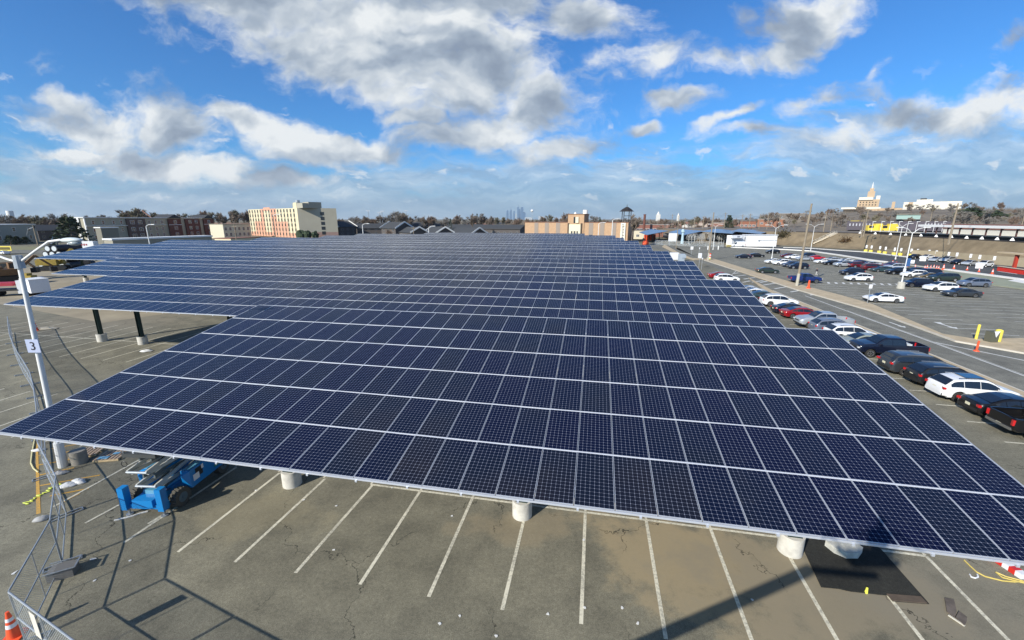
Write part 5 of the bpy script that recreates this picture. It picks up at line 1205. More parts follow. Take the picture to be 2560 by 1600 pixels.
# sandbags, bags, litter
def bag(px, py, r, label, m_, seed=1, cat='bag', name='sandbag', ang=0.3, z=0):
    mm = MB(); mm.blob((0, 0, r[2] * .35), r, seed, 12, .18, flatb=True); o = tag(mm.obj(name, m_, smooth=60), label, cat); o.location = at(px, py, z); o.rotation_euler.z = ang; return o
WB_ = mat('white_plastic_bag', (.68, .68, .66), .6, bump=.6, bscale=5); GB = mat('grey_bag', (.36, .36, .35), .7, bump=.6, bscale=4)
bag(170, 1215, (.36, .22, .12), 'crumpled white bag lying on the yellow hatching, left of two', WB_, 2, name='plastic_bag'); bag(198, 1206, (.36, .20, .13), 'crumpled white bag lying on the yellow hatching, right of two', WB_, 3, name='plastic_bag', ang=-.2)
bag(150, 1185, (.36, .18, .12), 'grey-white sandbag on a fence stand below the lamp base', GB, 4); bag(96, 1127, (.30, .18, .10), 'pale sandbag beside the yellow stripe left of the lamp base', WB_, 5); bag(104, 1300, (.26, .2, .13), 'grey sandbag on the fence stand by the end of the yellow stripe', GB, 6)
bag(118, 823, (1.0, .5, .2), 'heap of cream sacks near the small orange cone', mat('cream_sack', (.46, .41, .31), .8), 7, name='sack_heap'); bag(366, 879, (.5, .3, .16), 'small crumpled white rag left of the near carport roof', WB_, 8, name='rag')
m = MB(); m.prism([(-.34, -.24), (.36, -.24), (.42, .15), (.2, .3), (-.3, .28)], 0, .34); o = tag(m.obj('ballast_box', mat('dark_grey_box', (.17, .165, .155), .7)), 'dark grey box weighing down the fence stand near the bottom left', 'box'); o.location = at(158, 1438); o.rotation_euler.z = .5
m = MB(); m.bar((-.4, -.27, .38), (.45, -.27, .38), .03); m.bar((-.4, .33, .38), (.45, .33, .38), .03); m.bar((.45, -.27, .38), (.45, .33, .38), .04); o2 = m.obj('box_frame', GALV, o)
rd = random.Random(9); scr = [(36, 1433), (232, 1398), (325, 1402), (237, 1452), (1130, 1290), (640, 1226), (835, 1375), (1150, 1540), (900, 1610), (1462, 1520), (1555, 1520), (1370, 1535), (1880, 1500), (1100, 1560), (980, 1220), (1240, 1590), (1595, 1558), (760, 1250), (840, 1265), (1460, 1350)]
for k, (x, y) in enumerate(scr):
    m = MB(); pts = [(math.cos(a + rd.uniform(-.3, .3)) * rd.uniform(.03, .07) * (2.6 if k < 2 else 1), math.sin(a) * rd.uniform(.03, .07)) for a in [i * 1.05 for i in range(6)]]; m.prism(pts, .006, .022); o = tag(m.obj('litter', WB_), 'small pale scrap of litter on the asphalt', 'litter', 'scraps of litter on the near asphalt'); o.location = at(x, y); o.rotation_euler.z = rd.uniform(0, 3)
# pallets
for k, (x, y, a, z) in enumerate([(222, 1133, .25, 0), (282, 1142, .16, 0)]):
    root = thing('pallet', ['wooden pallet behind the lamp base, partly under the roof edge', 'wooden pallet with blue scraps nearer the scissor lift'][k], 'pallet', at(x, y), a); m = MB()
    for i in range(7): m.box((-.54 + i * .18, 0, .13), (.10, 1.0, .025))
    m.obj('deck_boards', mat('grey_boards', (.40, .30, .22), .9, var=.3, vscale=3), root); m = MB()
    for y_ in (-.46, 0, .46): m.box((0, y_, .065), (1.2, .09, .10))
    m.obj('runners', PALW, root)
    if k: m = MB(); m.box((-.2, -.3, .155), (.5, .25, .02)); m.box((.15, .1, .155), (.3, .18, .02)); m.obj('blue_scrap', mat('blue_scrap', (.15, .35, .5), .7), root)
# hose and cord
hp = [zr(385, 560), zr(345, 760), zr(335, 860), zr(365, 920), zr(415, 960)]
m = MB(); m.tube([tuple(p + Vector((0, 0, .04))) for p in hp], .03, 6); tag(m.obj('hose', mat('cream_hose', (.62, .56, .30), .6)), 'cream hose curving along the yellow stripe', 'hose')
m = MB(); rd = random.Random(2); q = zr(460, 1190); m.tube([tuple(q + Vector((math.sin(i * 2.1) * .10 + rd.uniform(-.09, .09), (i - 13) * .06, .03))) for i in range(27)], .022, 5); tag(m.obj('cord', mat('lime_cord', (.62, .68, .10), .6)), 'tangled lime yellow cord beside the yellow stripe', 'cord')
m = MB(); m.tube([tuple(zr(x, y) + Vector((0, 0, .03))) for x, y in [(1235, 1480), (1380, 1445), (1450, 1425), (1520, 1400), (1600, 1380)]], .035, 5); tag(m.obj('plastic_strip', WB_), 'white plastic strip trailing from the front of the scissor lift', 'strip')
# ------------------------------------------------------------------ blue scissor lift
BLUE = mat('lift_blue', (.006, .20, .52), .4, coat=.3); LGREY = mat('scissor_grey', (.52, .52, .47), .5)
root = thing('scissor_lift', 'blue rough-terrain scissor lift parked half under the near roof', 'scissor lift', (-15.98, 15.9, 0), R(-3))
m = MB(); m.box((0, .05, .42), (1.75, .34, .20)); m.box((0, 1.6, .62), (.9, 3.6, .34)); m.obj('chassis', BLUE, root)
for s in (-1, 1):
    m = MB(); m.box((s * .84, -.10, .84), (.26, .30, 1.05)); m.obj('outrigger', BLUE, root); m = MB(); m.cyl((s * .80, -.08, 0), (s * .80, -.08, .35), .05, .05, 8); m.cyl((s * .80, -.08, 0), (s * .80, -.08, .04), .14, .14, 12); m.obj('outrigger_foot', GALV, root)
    m = MB(); m.tube([(s * .42, -.05, .45), (s * .48, .5, .85), (s * .4, .8, .7)], .05, 6); m.obj('hose_guard', mat('dark_blue', (.01, .05, .16), .4), root)
    m = MB(); m.box((s * 1.02, 2.10, 1.02), (.42, 2.1, .85)); m.add([(s * .81, 1.05, .62), (s * 1.23, 1.05, .62), (s * 1.23, 1.05, 1.44), (s * .81, 1.05, 1.44), (s * 1.02, .80, 1.3)], [(0, 1, 4), (1, 2, 4), (2, 3, 4), (3, 0, 4)]); m.obj('side_tray', BLUE, root)
    m = MB(); m.box((s * 1.02, 2.1, 1.455), (.30, 1.9, .02)); m.obj('tray_lid', mat('lid_blue', (.10, .30, .42), .4), root)
    for yy in (.62, 3.15):
        w = MB()
        w.cyl((-.15, 0, 0), (.15, 0, 0), .40, .40, 22)
        for i in range(18):
            a = i / 18 * 2 * math.pi; w.box((0, 0, 0), (.30, .07, .05), 0, Matrix.Translation((0, math.cos(a) * .41, math.sin(a) * .41)) @ Matrix.Rotation(a + math.pi / 2, 4, 'X') @ Matrix.Rotation(.35, 4, 'Z'))
        wo_ = w.obj('wheel', mat('dusty_tyre', (.085, .08, .065), .9), root, loc=(s * .98, yy, .44)); m = MB(); m.cyl((s * .13, 0, 0), (s * .165, 0, 0), .24, .22, 18); m.cyl((s * .16, 0, 0), (s * .20, 0, 0), .08, .08, 10); m.obj('hub', mat('hub_grey', (.10, .14, .16), .5), wo_)
tr = [c for c in root.children if c.name.startswith('side_tray')]
m = MB(); m.box((1.24, 1.55, 1.15), (.012, .40, .42)); m.obj('recess', BLACK, root)
m = MB(); m.box((1.25, 1.35, 1.0), (.012, .34, .30)); m.box((1.25, 1.75, 1.28), (.012, .12, .2)); m.obj('decal', WSH, root)
text_obj('lettering', '4x4', .34, WSH, root, (1.25, 2.75, 1.08), (R(90), 0, R(90))); m = MB(); m.box((1.25, 2.7, .82), (.01, .55, .1)); m.obj('green_stripe', mat('green_stripe', (.02, .25, .16), .5), root)
m = MB(); m.box((1.25, 2.3, 1.33), (.01, .3, .06)); m.box((1.25, 2.9, 1.36), (.01, .45, .05)); m.obj('small_text', WSH, root)
# folded scissor arms: stacked sloping bars
for k in range(4):
    z = .85 + k * .42
    for s in (-1, 1):
        x = s * (.36 + .06 * (k % 2)); m = MB(); m.bar((x, .25 - .12 * k, z + (.0 if k % 2 else .32)), (x, 3.4, z + (.32 if k % 2 else 0)), .07, .16); m.obj('scissor_arm', LGREY, root)
        x = s * .26; m = MB(); m.bar((x, .35, z + (.32 if k % 2 else 0)), (x, 3.4, z + (0 if k % 2 else .32)), .07, .14); m.obj('scissor_arm', mat('scissor_dark', (.10, .12, .12), .5), root)
    m = MB(); m.cyl((-.46, .25 - .12 * k, z + (.0 if k % 2 else .32)), (.46, .25 - .12 * k, z + (.0 if k % 2 else .32)), .05, .05, 8); m.obj('pivot_rod', GALV, root)
m = MB(); m.box((0, 1.9, 2.75), (1.5, 3.6, .16)); m.obj('platform', mat('platform_dark', (.05, .055, .055), .7), root)
m = MB()
for x in (-.7, .7): m.tube([(x, .15, 2.8), (x, .15, 3.8), (x, 3.65, 3.8), (x, 3.65, 2.8)], .025, 5)
m.tube([(-.7, .15, 3.8), (.7, .15, 3.8)], .025, 5); m.tube([(-.7, .15, 3.3), (.7, .15, 3.3)], .02, 5); m.obj('guard_rail', GALV, root)
m = MB(); pts = [(-.72 + .13 * math.cos(a), .1, 2.35 + .13 * math.sin(a)) for a in [i * .6 for i in range(12)]]; m.tube(pts, .014, 5); m.obj('hose_loop', BLACK, root)
m = MB(); m.box((-.08, .42, .86), (.5, .3, .22)); m.obj('front_cover', mat('lid_blue', (1, 1, 1)), root)
# ------------------------------------------------------------------ the boom lift that carries the viewpoint
S2 = Vector((math.sin(SUN_AZ), math.cos(SUN_AZ), 0)) / math.tan(SUN_EL)
root = thing('boom_lift', 'boom lift basket and long arm, seen only by their shadow across the near bays', 'boom lift', (0, -.35, 0))
m = MB(); m.box((0, 0, 11.18), (1.7, .85, .06)); m.obj('basket_floor', GALV, root)
m = MB()
for z in (11.7, 12.2):
    m.tube([(-.85, -.42, z), (.85, -.42, z), (.85, .4, z), (-.85, .4, z), (-.85, -.42, z)], .025, 6)
for x in (-.85, 0, .85):
    for y in (-.42, .4): m.cyl((x, y, 11.2), (x, y, 12.2), .022, .022, 6)
m.obj('basket_rail', mat('lift_orange', (.6, .16, .02), .5), root); m = MB(); m.box((.3, -.25, 11.75), (.7, .35, .5)); m.obj('control_box', BLACK, root); m = MB(); m.box((0, -.44, 11.3), (1.7, .02, .3)); m.box((-.86, 0, 11.3), (.02, .8, .3)); m.obj('shadow_sheet', GALV, root)  # unseen solid sheets added to thicken the basket's cast shadow
q1 = at(2010, 1405) - S2 * 9.6; q1.z = 9.6
q2 = at(1560, 1600) - S2 * 5.6; q2.z = 5.6
off = Vector((0, .0, 0)); a0 = Vector((0, -.5, 10.9)); q3 = Vector((-7.5, -4.5, 1.6))
m = MB(); m.bar(a0 + off, q1 + off, .16, .2); m.bar(q1 + off, q2 + off, .24, .30); m.bar(q2 + off, q3 + off, .34, .42); m.obj('boom', mat('lift_orange', (1, 1, 1)), root)
e_ = q3; m = MB(); m.box((e_.x, e_.y - .6, .9), (1.7, 2.2, 1.1)); m.obj('turntable', mat('lift_orange', (1, 1, 1)), root)
for sx_ in (-1, 1):
    for sy_ in (-1, 1): m = MB(); m.cyl((e_.x + sx_ * 1.0 - .15, e_.y - .6 + sy_ * 1.1, .45), (e_.x + sx_ * 1.0 + .15, e_.y - .6 + sy_ * 1.1, .45), .45, .45, 16); m.obj('wheel', RUBBER, root)
# ------------------------------------------------------------------ things by the near right pier
zq = lambda x, y: at(1900 + x * .27273, 1200 + y * .27273)
m = MB(); m.prism([tuple(zq(*p)[:2]) for p in [(360, 560), (560, 985), (720, 1000), (830, 1025), (1170, 1062), (1215, 1115), (1550, 1140), (1330, 890), (1110, 640), (900, 480)]], .004, .03)
MATB = asphalt('black_mat', (.020, .021, .020), (.034, .034, .030), False); tag(m.obj('rubber_mat', MATB), 'large worn black mat on the ground beside the rightmost pier', 'mat')
m = MB(); m.bar(zq(1185, 1085) + Vector((0, 0, .05)), zq(1500, 1110) + Vector((0, 0, .05)), .26, .03); tag(m.obj('plank', mat('rust_board', (.10, .075, .055), .9, var=.3)), 'rusty brown board on the lower corner of the black mat', 'board')
m = MB(); c = zq(760, 640); m.prism([(math.cos(i * .785 + .4) * .55 * (1.15 if i % 2 else 1), math.sin(i * .785 + .4) * .5) for i in range(8)], .03, .28); o = tag(m.obj('concrete_block', mat('stained_concrete', (.50, .50, .45), .9, var=.35, vscale=3)), 'stained flat concrete pad on the black mat under the roof edge', 'concrete pad'); o.location = c
m = MB(); m.prism([tuple(zq(*p)[:2]) for p in [(1690, 1088), (1775, 1105), (1800, 1210), (1785, 1270), (1710, 1215)]], .01, .05); tag(m.obj('scrap_sheet', mat('brown_scrap', (.12, .10, .085), .9, var=.4)), 'brown rectangular sheet of scrap near the right corner, upper of two', 'scrap')
m = MB(); m.prism([tuple(zq(*p)[:2]) for p in [(1790, 1270), (1820, 1215), (1895, 1270), (1890, 1310), (1870, 1345)]], .02, .07); tag(m.obj('scrap_sheet', MATS['brown_scrap']), 'crumpled brown sheet of scrap near the right corner, lower of two', 'scrap')
m = MB(); m.bar(zq(1725, 1245) + Vector((0, 0, .03)), zq(1875, 1345) + Vector((0, 0, .03)), .06, .03); tag(m.obj('lath', mat('pale_lath', (.6, .57, .48), .8)), 'thin pale lath beside the brown scrap sheets', 'lath')
root = thing('road_barrier', 'red and white plank barrier lying on the ground at the right edge', 'barrier', zq(2130, 720)); e1_ = zq(2420, 915) - zq(2130, 720); m = MB()
for k in range(5):
    m = MB(); m.bar(tuple(e1_ * (k / 5) + Vector((0, 0, .12))), tuple(e1_ * ((k + 1) / 5) + Vector((0, 0, .12 + k * .002))), .28, .2); m.obj('stripe', [ORANGE, mat('signal_red', (.62, .03, .02), .4), WSH, MATS['signal_red'], WSH][k], root)
m = MB(); m.tube([tuple(zq(x, y) + Vector((0, 0, .03))) for x, y in [(1870, 740), (1920, 790), (1985, 850), (2060, 890), (2140, 910), (2220, 930), (2330, 940), (2420, 935), (2250, 890), (2160, 850), (2220, 900), (2420, 950)]], .022, 5); tag(m.obj('cord', mat('yellow_cord', (.66, .52, .14), .6)), 'yellow cord trailing over the asphalt at the right edge', 'cord')
m = MB(); m.tube([tuple(zq(x, y) + Vector((0, 0, .03))) for x, y in [(1920, 870), (1935, 895), (1970, 905), (1998, 895), (1990, 870)]], .025, 5); tag(m.obj('cable_tie', WSH), 'small white loop of cable near the yellow cord', 'cable')
m = MB(); m.cyl((0, 0, 0), (0, 0, .22), .05, .03, 8); o = tag(m.obj('marker_peg', mat('peg_yellow', (.8, .78, .1), .5)), 'small yellow peg at the lower rim of the black mat', 'peg'); o.location = zq(972, 1035)
# ------------------------------------------------------------------ traffic island furniture
zf = lambda x, y: at(1900 + x * .33066, 600 + y * .33066, .13)
def post(p, h, r, m_, name, label, cat):
    m = MB(); m.cyl((0, 0, 0), (0, 0, h), r, r, 14); m.blob((0, 0, h), (r, r, r * .5), 1, 12, 0); o = tag(m.obj(name, m_, smooth=40), label, cat); o.location = p; return o
YB = mat('bollard_yellow', (.80, .66, .10), .45)
post(zf(1632, 748), 1.55, .12, YB, 'bollard', 'slim yellow bollard on the traffic island beside the orange post', 'bollard')
post(zf(1790, 765), 1.15, .30, YB, 'bollard', 'stout yellow bollard right of the dark litter bin', 'bollard')
root = thing('litter_bin', 'dark olive litter bin with a white triangular face on the traffic island', 'litter bin', zf(1742, 768)); m = MB(); m.box((0, 0, .55), (.75, .7, 1.1)); m.obj('bin_body', mat('olive_bin', (.10, .10, .07), .7), root); m = MB(); m.prism([(-.3, -.36), (.3, -.36), (0, -.37)], 0, .01); m = MB(); m.add([(-.3, -.37, 1.15), (.3, -.37, 1.15), (.0, -.37, .45)], [(0, 2, 1), (0, 1, 2)]); m.add([(-.3, -.40, 1.2), (.3, -.40, 1.2), (0, -.40, .55), (-.3, -.37, 1.2), (.3, -.37, 1.2), (0, -.37, .55)], [(0, 2, 1), (3, 4, 5), (0, 1, 4, 3), (1, 2, 5, 4), (2, 0, 3, 5)]); m.obj('triangle_face', WSH, root)
root = thing('delineator_post', 'orange delineator post on the road below the yellow bollard', 'post', at(1900 + 1635 * .33066, 600 + 840 * .33066)); m = MB(); m.cyl((0, 0, 0), (0, 0, .08), .25, .2, 12); m.cyl((0, 0, .05), (0, 0, 1.05), .09, .08, 10); m.obj('body', ORANGE, root)
root = thing('delineator_post', 'orange marker post on a rubber foot right of the tall wooden pole', 'post', at(1900 + 365 * .33066, 600 + 365 * .33066, .13)); m = MB(); m.cyl((0, 0, 0), (0, 0, .15), .42, .3, 12); m.cyl((0, 0, .1), (0, 0, 1.5), .20, .14, 10); m.obj('body', ORANGE, root)
def signpost(p, h, w, hh, label, m_=None, rz=0.0, pole=None):
    root = thing('sign_post', label, 'sign', p, rz); m = MB(); m.cyl((0, 0, 0), (0, 0, h), .045, .045, 6); m.obj('shaft', pole or GALV, root); m = MB(); m.box((0, -.06, h - hh / 2), (w, .03, hh)); m.obj('sign_plate', m_ or WSH, root); return root
signpost(at(1900 + 810 * .33066, 600 + 478 * .33066, .13), 2.9, .5, .62, 'white square sign on a thin post in front of the lone white sedan')
RC = lambda x, y: at(1600 + x * .14876, 500 + y * .14876)
signpost(RC(860, 928), 3.1, 1.0, 1.1, 'pale sign on a thin post on the far traffic island, left of two'); signpost(RC(985, 955), 3.2, .3, .5, 'narrow sign on a thin post on the far traffic island, right of two')
signpost(RC(985, 1150), 4.0, 0.95, 1.3, 'large white parking sign beside the road near the third carport'); signpost(RC(1030, 1168), 3.0, .25, .4, 'thin grey post right of the large white parking sign')
root = thing('cabinet', 'white utility cabinet behind the corner of the fourth carport', 'cabinet', RC(570, 1000)); m = MB(); m.box((0, 0, 1.1), (2.4, 1.6, 2.2)); m.box((.9, 0, .7), (3.0, 1.4, 1.4)); m.obj('housing', WSH, root)
root = thing('cabinet', 'blue-grey electrical cabinet right of the white one', 'cabinet', RC(690, 1025)); m = MB(); m.box((0, 0, 1.1), (1.6, 1.2, 2.2)); m.box((.5, -.3, 1.5), (1.2, 1.0, 1.0)); m.obj('housing', mat('cab_blue', (.34, .40, .46), .6), root)
root = thing('board_sign', 'big blank white board standing before the far carports', 'board', RC(545, 738)); m = MB(); m.box((0, 0, 3.4), (4.6, .15, 4.2)); m.obj('board', WSH, root)
for x in (-1.8, 1.8): m = MB(); m.bar((x, .1, 0), (x, .1, 3), .2); m.obj('leg', GALV, root)
root = thing('wrapped_post', 'tall pale blue wrapped post among the clutter before the far carports', 'post', RC(705, 735)); m = MB(); m.cyl((0, 0, 0), (0, 0, 6), .8, .5, 8); m.blob((0, 0, 6.4), (1.0, .8, 1.1), 4, 10, .2); m.obj('wrap', mat('tarp_blue', (.38, .52, .58), .7), root)
root = thing('traffic_drum', 'orange and white striped drum at the foot of the island pole', 'traffic drum', RC(1165, 1000)); 
for k in range(5): m = MB(); m.cyl((0, 0, .1 + k * .38), (0, 0, .1 + (k + 1) * .38), .42, .40, 12); m.obj('band', [YB, WSH, ORANGE, WSH, ORANGE][k], root)
for k in range(5):
    m = MB(); m.cyl((0, 0, 0), (0, 0, 3.2), 1.0, 1.0, 12); m.cyl((0, 0, 3.2), (0, 0, 3.5), .9, .4, 12); o = tag(m.obj('orange_drum', ORANGE), 'big orange drum in a row of five under the leftmost far carport', 'drum', 'orange drums under the far carport'); o.location = RC(95 + k * 34, 680 - k * 2)
for k, (x, y, r) in enumerate([(75, 755, 1.3), (110, 750, 1.2)]):
    mm = MB(); mm.blob((0, 0, r * .7), (r, r, r), k, 10, .15); o = tag(mm.obj('orange_bundle', ORANGE), ['left', 'right'][k] + ' orange netting bundle at the tip of the sixth carport', 'bundle'); o.location = RC(x, y)
# grey rack clutter before the shed and mesh fence
for k in range(12):
    root = thing('steel_rack', 'grey steel hoop rack in the clutter between the far carports and the shed', 'rack', RC(860 + k * 56, 735 - (k % 3) * 22), .2 * (k % 4), 'steel racks before the far carports'); m = MB()
    for j in range(4): m.tube([(j * .8 - 1.5 + 1.4 * math.cos(a), 0, 2.6 + 2.4 * math.sin(a) * (1 - .15 * (j % 2))) for a in [i * .45 for i in range(8)]], .09, 4)
    for j in (-1.5, 0, 1.5): m.bar((j, 0, 0), (j, 0, 4.5 - (k % 3)), .16)
    m.bar((-2.6, .1, 2.2), (2.6, .1, 2.2), .14); m.bar((-2.6, .1, 3.9 - (k % 2)), (2.6, .1, 3.9 - (k % 2)), .14); m.obj('hoops', mat('rack_grey', (.42, .42, .40), .6), root)
fp = [RC(250, 752), RC(620, 770), RC(830, 778), RC(1100, 782), RC(1400, 796)]
for k, (a, b) in enumerate(zip(fp, fp[1:])):
    d = b - a; l = d.length; root = thing('mesh_fence', 'long wire mesh fence before the far carports, section %s' % ['by the white board', 'by the wrapped post', 'in front of the racks', 'left of the yellow kerb block'][k], 'fence', a, math.atan2(d.y, d.x))
    m = MB(); n_ = max(2, int(l / 3))
    for i in range(n_ + 1): m.bar((i * l / n_, 0, 0), (i * l / n_, 0, 2.3), .09)
    m.bar((0, 0, 2.3), (l, 0, 2.3), .07); m.obj('posts', GALV, root); m = MB(); m.add([(0, 0, 0), (l, 0, 0), (l, 0, 2.3), (0, 0, 2.3)], [(0, 1, 2, 3)]); m.obj('mesh', LINK, root)
m = MB(); m.prism([tuple(RC(*p)[:2]) for p in [(1450, 745), (1530, 740), (1535, 790), (1445, 795)]], 0, .9); tag(m.obj('yellow_block', mat('pale_yellow', (.72, .58, .22), .7)), 'pale yellow concrete block left of the white van', 'block')
# ------------------------------------------------------------------ bus road furniture
ZA = lambda x, y, z=0: at(2240 + x * .13229, 560 + y * .13229, z); ZB = lambda x, y, z=0: at(1960 + x * .13229, 580 + y * .13229, z)
for x, y, big_c in [(540, 850, 1), (585, 840, 1), (650, 845, 1), (710, 835, 1), (760, 850, 1), (800, 858, 1), (890, 865, 1.5), (1090, 848, 1.2), (1340, 872, 1), (1565, 905, 1), (360, 830, 1), (1815, 945, 1.3)]:
    cone(ZA(x, y), 'orange cone on the bus road behind the parked cars', .95 * big_c, 'orange cones on the bus road')
for x, y in [(2045, 615), (2115, 640)]: cone(ZB(x, y), 'orange cone left of the bannered lamp post', 1.2, 'orange cones by the bannered lamp')
sp_ = [ZB(1540, 375), ZB(1635, 385), ZB(1795, 400), ZB(1900, 415), ZB(2070, 435), ZB(2190, 445), ZB(2385, 465), ZA(265, 612), ZA(385, 620), ZA(600, 640), ZA(735, 655), ZA(965, 690), ZA(1120, 705), ZA(1375, 735), ZA(1545, 760), ZA(1820, 790)]
for k, p in enumerate(sp_):
    root = thing('bay_sign', 'small white bay sign on a post before the retaining wall', 'sign', p, R(-20), 'small signs before the retaining wall'); m = MB(); m.cyl((0, 0, 0), (0, 0, 1.6), .06, .06, 6); m.obj('shaft', GALV, root); m = MB(); m.box((0, -.08, 2.1), (.55, .05, 1.1)); m.obj('sign_plate', WSH, root)
    if k < 9: m = MB(); m.cyl((0, 0, 0), (0, 0, .9), .62, .62, 10); m.obj('yellow_base', YB, root)
for k, (x, y) in enumerate([(500, 700), (1145, 760), (1565, 840), (280, 745)]):
    m = MB(); m.box((0, 0, .5), (1.5, .12, 1.0)); o = tag(m.obj('notice_board', WSH), 'low white board on the bus road, ' + ['before the white sedan', 'before the black sedan', 'before the white sport utility car', 'beside the bannered lamp post'][k], 'board'); o.location = ZA(x, y); o.rotation_euler.z = R(-25)
root = thing('info_board', 'white board with dark marks mounted on the retaining wall', 'sign', ZA(1725, 720)); m = MB(); m.box((0, 0, 3.3), (2.4, .1, 1.4)); m.obj('board', WSH, root); m = MB(); m.box((-.5, -.07, 3.3), (.6, .04, .7)); m.box((.5, -.07, 3.3), (.7, .04, .6)); m.obj('marks', BLACK, root); m = MB(); m.bar((0, .1, 0), (0, .1, 2.8), .12); m.obj('leg', GALV, root)
SR = mat('shelter_red', (.42, .045, .025), .5)
a, b = ZA(1800, 880), ZA(2500, 985); root, l = frame_root('bus_shelter', 'red-columned station shelter with a red low wall at the right edge', 'shelter', a, b)
m = MB(); m.box((l / 2, 1.2, .55), (l, .3, 1.1)); m.obj('low_wall', mat('bright_red_wall', (.70, .035, .02), .45), root); m = MB(); m.box((l / 2, 1.18, 1.17), (l, .6, .12)); m.obj('coping', mat('pale_coping', (.62, .52, .40), .8), root)
for x in (.17, .60, 1.03): m = MB(); m.box((x * l, 3.0, 2.1), (.55, .55, 4.2)); m.obj('column', SR, root)
m = MB(); m.box((l * .42, 3.6, 4.35), (l * 1.5, 2.4, .3)); m.obj('roof', mat('tan_roof', (.55, .43, .27), .8), root); m = MB(); m.box((l * .55, 6, 1.9), (l, .4, 3.8)); m.obj('back_wall', mat('dark_opening', (.03, .025, .03), .8), root)
m = MB(); m.box((l * .5, -.3, .12), (l * .5, .3, .02)); m.obj('white_stripe', WSH, root)
# ------------------------------------------------------------------ person walking in the lot
def person(p, rz, label, s=1.0):
    J = {'hip': (0, 0, .93), 'ch': (.03, 0, 1.18), 'nk': (.06, 0, 1.42), 'hd': (.09, 0, 1.56), 'ht': (.10, 0, 1.70), 'lh': (0, .10, .90), 'lk': (.18, .11, .50), 'la': (.12, .11, .08), 'lf': (.26, .11, .04), 'rh': (0, -.10, .90), 'rk': (-.02, -.11, .50), 'ra': (-.28, -.11, .14), 'rf': (-.16, -.11, .04),
         'ls': (.05, .20, 1.38), 'le': (-.06, .26, 1.10), 'lw': (.10, .24, .90), 'lhn': (.15, .23, .82), 'rs': (.05, -.20, 1.38), 're': (.10, -.25, 1.10), 'rw': (.30, -.20, 1.02), 'rhn': (.38, -.18, 1.0)}
    Rr = {'hip': .15, 'ch': .16, 'nk': .065, 'hd': .095, 'ht': .07, 'lh': .10, 'lk': .06, 'la': .045, 'lf': .04, 'rh': .10, 'rk': .06, 'ra': .045, 'rf': .04, 'ls': .07, 'le': .045, 'lw': .035, 'lhn': .035, 'rs': .07, 're': .045, 'rw': .035, 'rhn': .035}
    Ed = [('hip', 'ch'), ('ch', 'nk'), ('nk', 'hd'), ('hd', 'ht'), ('hip', 'lh'), ('lh', 'lk'), ('lk', 'la'), ('la', 'lf'), ('hip', 'rh'), ('rh', 'rk'), ('rk', 'ra'), ('ra', 'rf'), ('ch', 'ls'), ('ls', 'le'), ('le', 'lw'), ('lw', 'lhn'), ('ch', 'rs'), ('rs', 're'), ('re', 'rw'), ('rw', 'rhn')]
    ks = list(J); me = bpy.data.meshes.new('person'); me.from_pydata([J[k] for k in ks], [(ks.index(a), ks.index(b)) for a, b in Ed], []); o = bpy.data.objects.new('person', me); COL.objects.link(o)
    md = o.modifiers.new('skin', 'SKIN')
    if not me.skin_vertices: me.attributes.new
    bm_ = None
    import bmesh
    bm_ = bmesh.new(); bm_.from_mesh(me); lay = bm_.verts.layers.skin.verify()
    bm_.verts.ensure_lookup_table()
    for i, k in enumerate(ks): bm_.verts[i][lay].radius = (Rr[k], Rr[k]); bm_.verts[i][lay].use_root = (k == 'hip')
    bm_.to_mesh(me); bm_.free()
    o.modifiers.new('sub', 'SUBSURF').levels = 1; o.modifiers['sub'].render_levels = 1
    m = bpy.data.materials.new('person_skin_and_clothes'); m.use_nodes = True; nb_ = NB(m.node_tree); pz = nb_.n('ShaderNodeSeparateXYZ'); nb_.l(nb_.n('ShaderNodeTexCoord').outputs['Object'], pz.inputs[0])
    c = nb_.ramp(nb_.m('DIVIDE', pz.outputs[2], 1.8), [(0, (.03, .03, .03)), (.06, (.62, .60, .56)), (.52, (.035, .03, .04)), (.80, (.36, .20, .14)), (.91, (.30, .29, .28))], 'CONSTANT'); nb_.l(c, m.node_tree.nodes['Principled BSDF'].inputs['Base Color']); m.node_tree.nodes['Principled BSDF'].inputs['Roughness'].default_value = .8
    me.materials.append(m); o.location = p; o.rotation_euler.z = rz; o.scale = (s, s, s); tag(o, label, 'person'); return o
person(ZB(610, 828), LROT + math.pi, 'person walking past the blue pickup in a dark top and white trousers', 1.05)
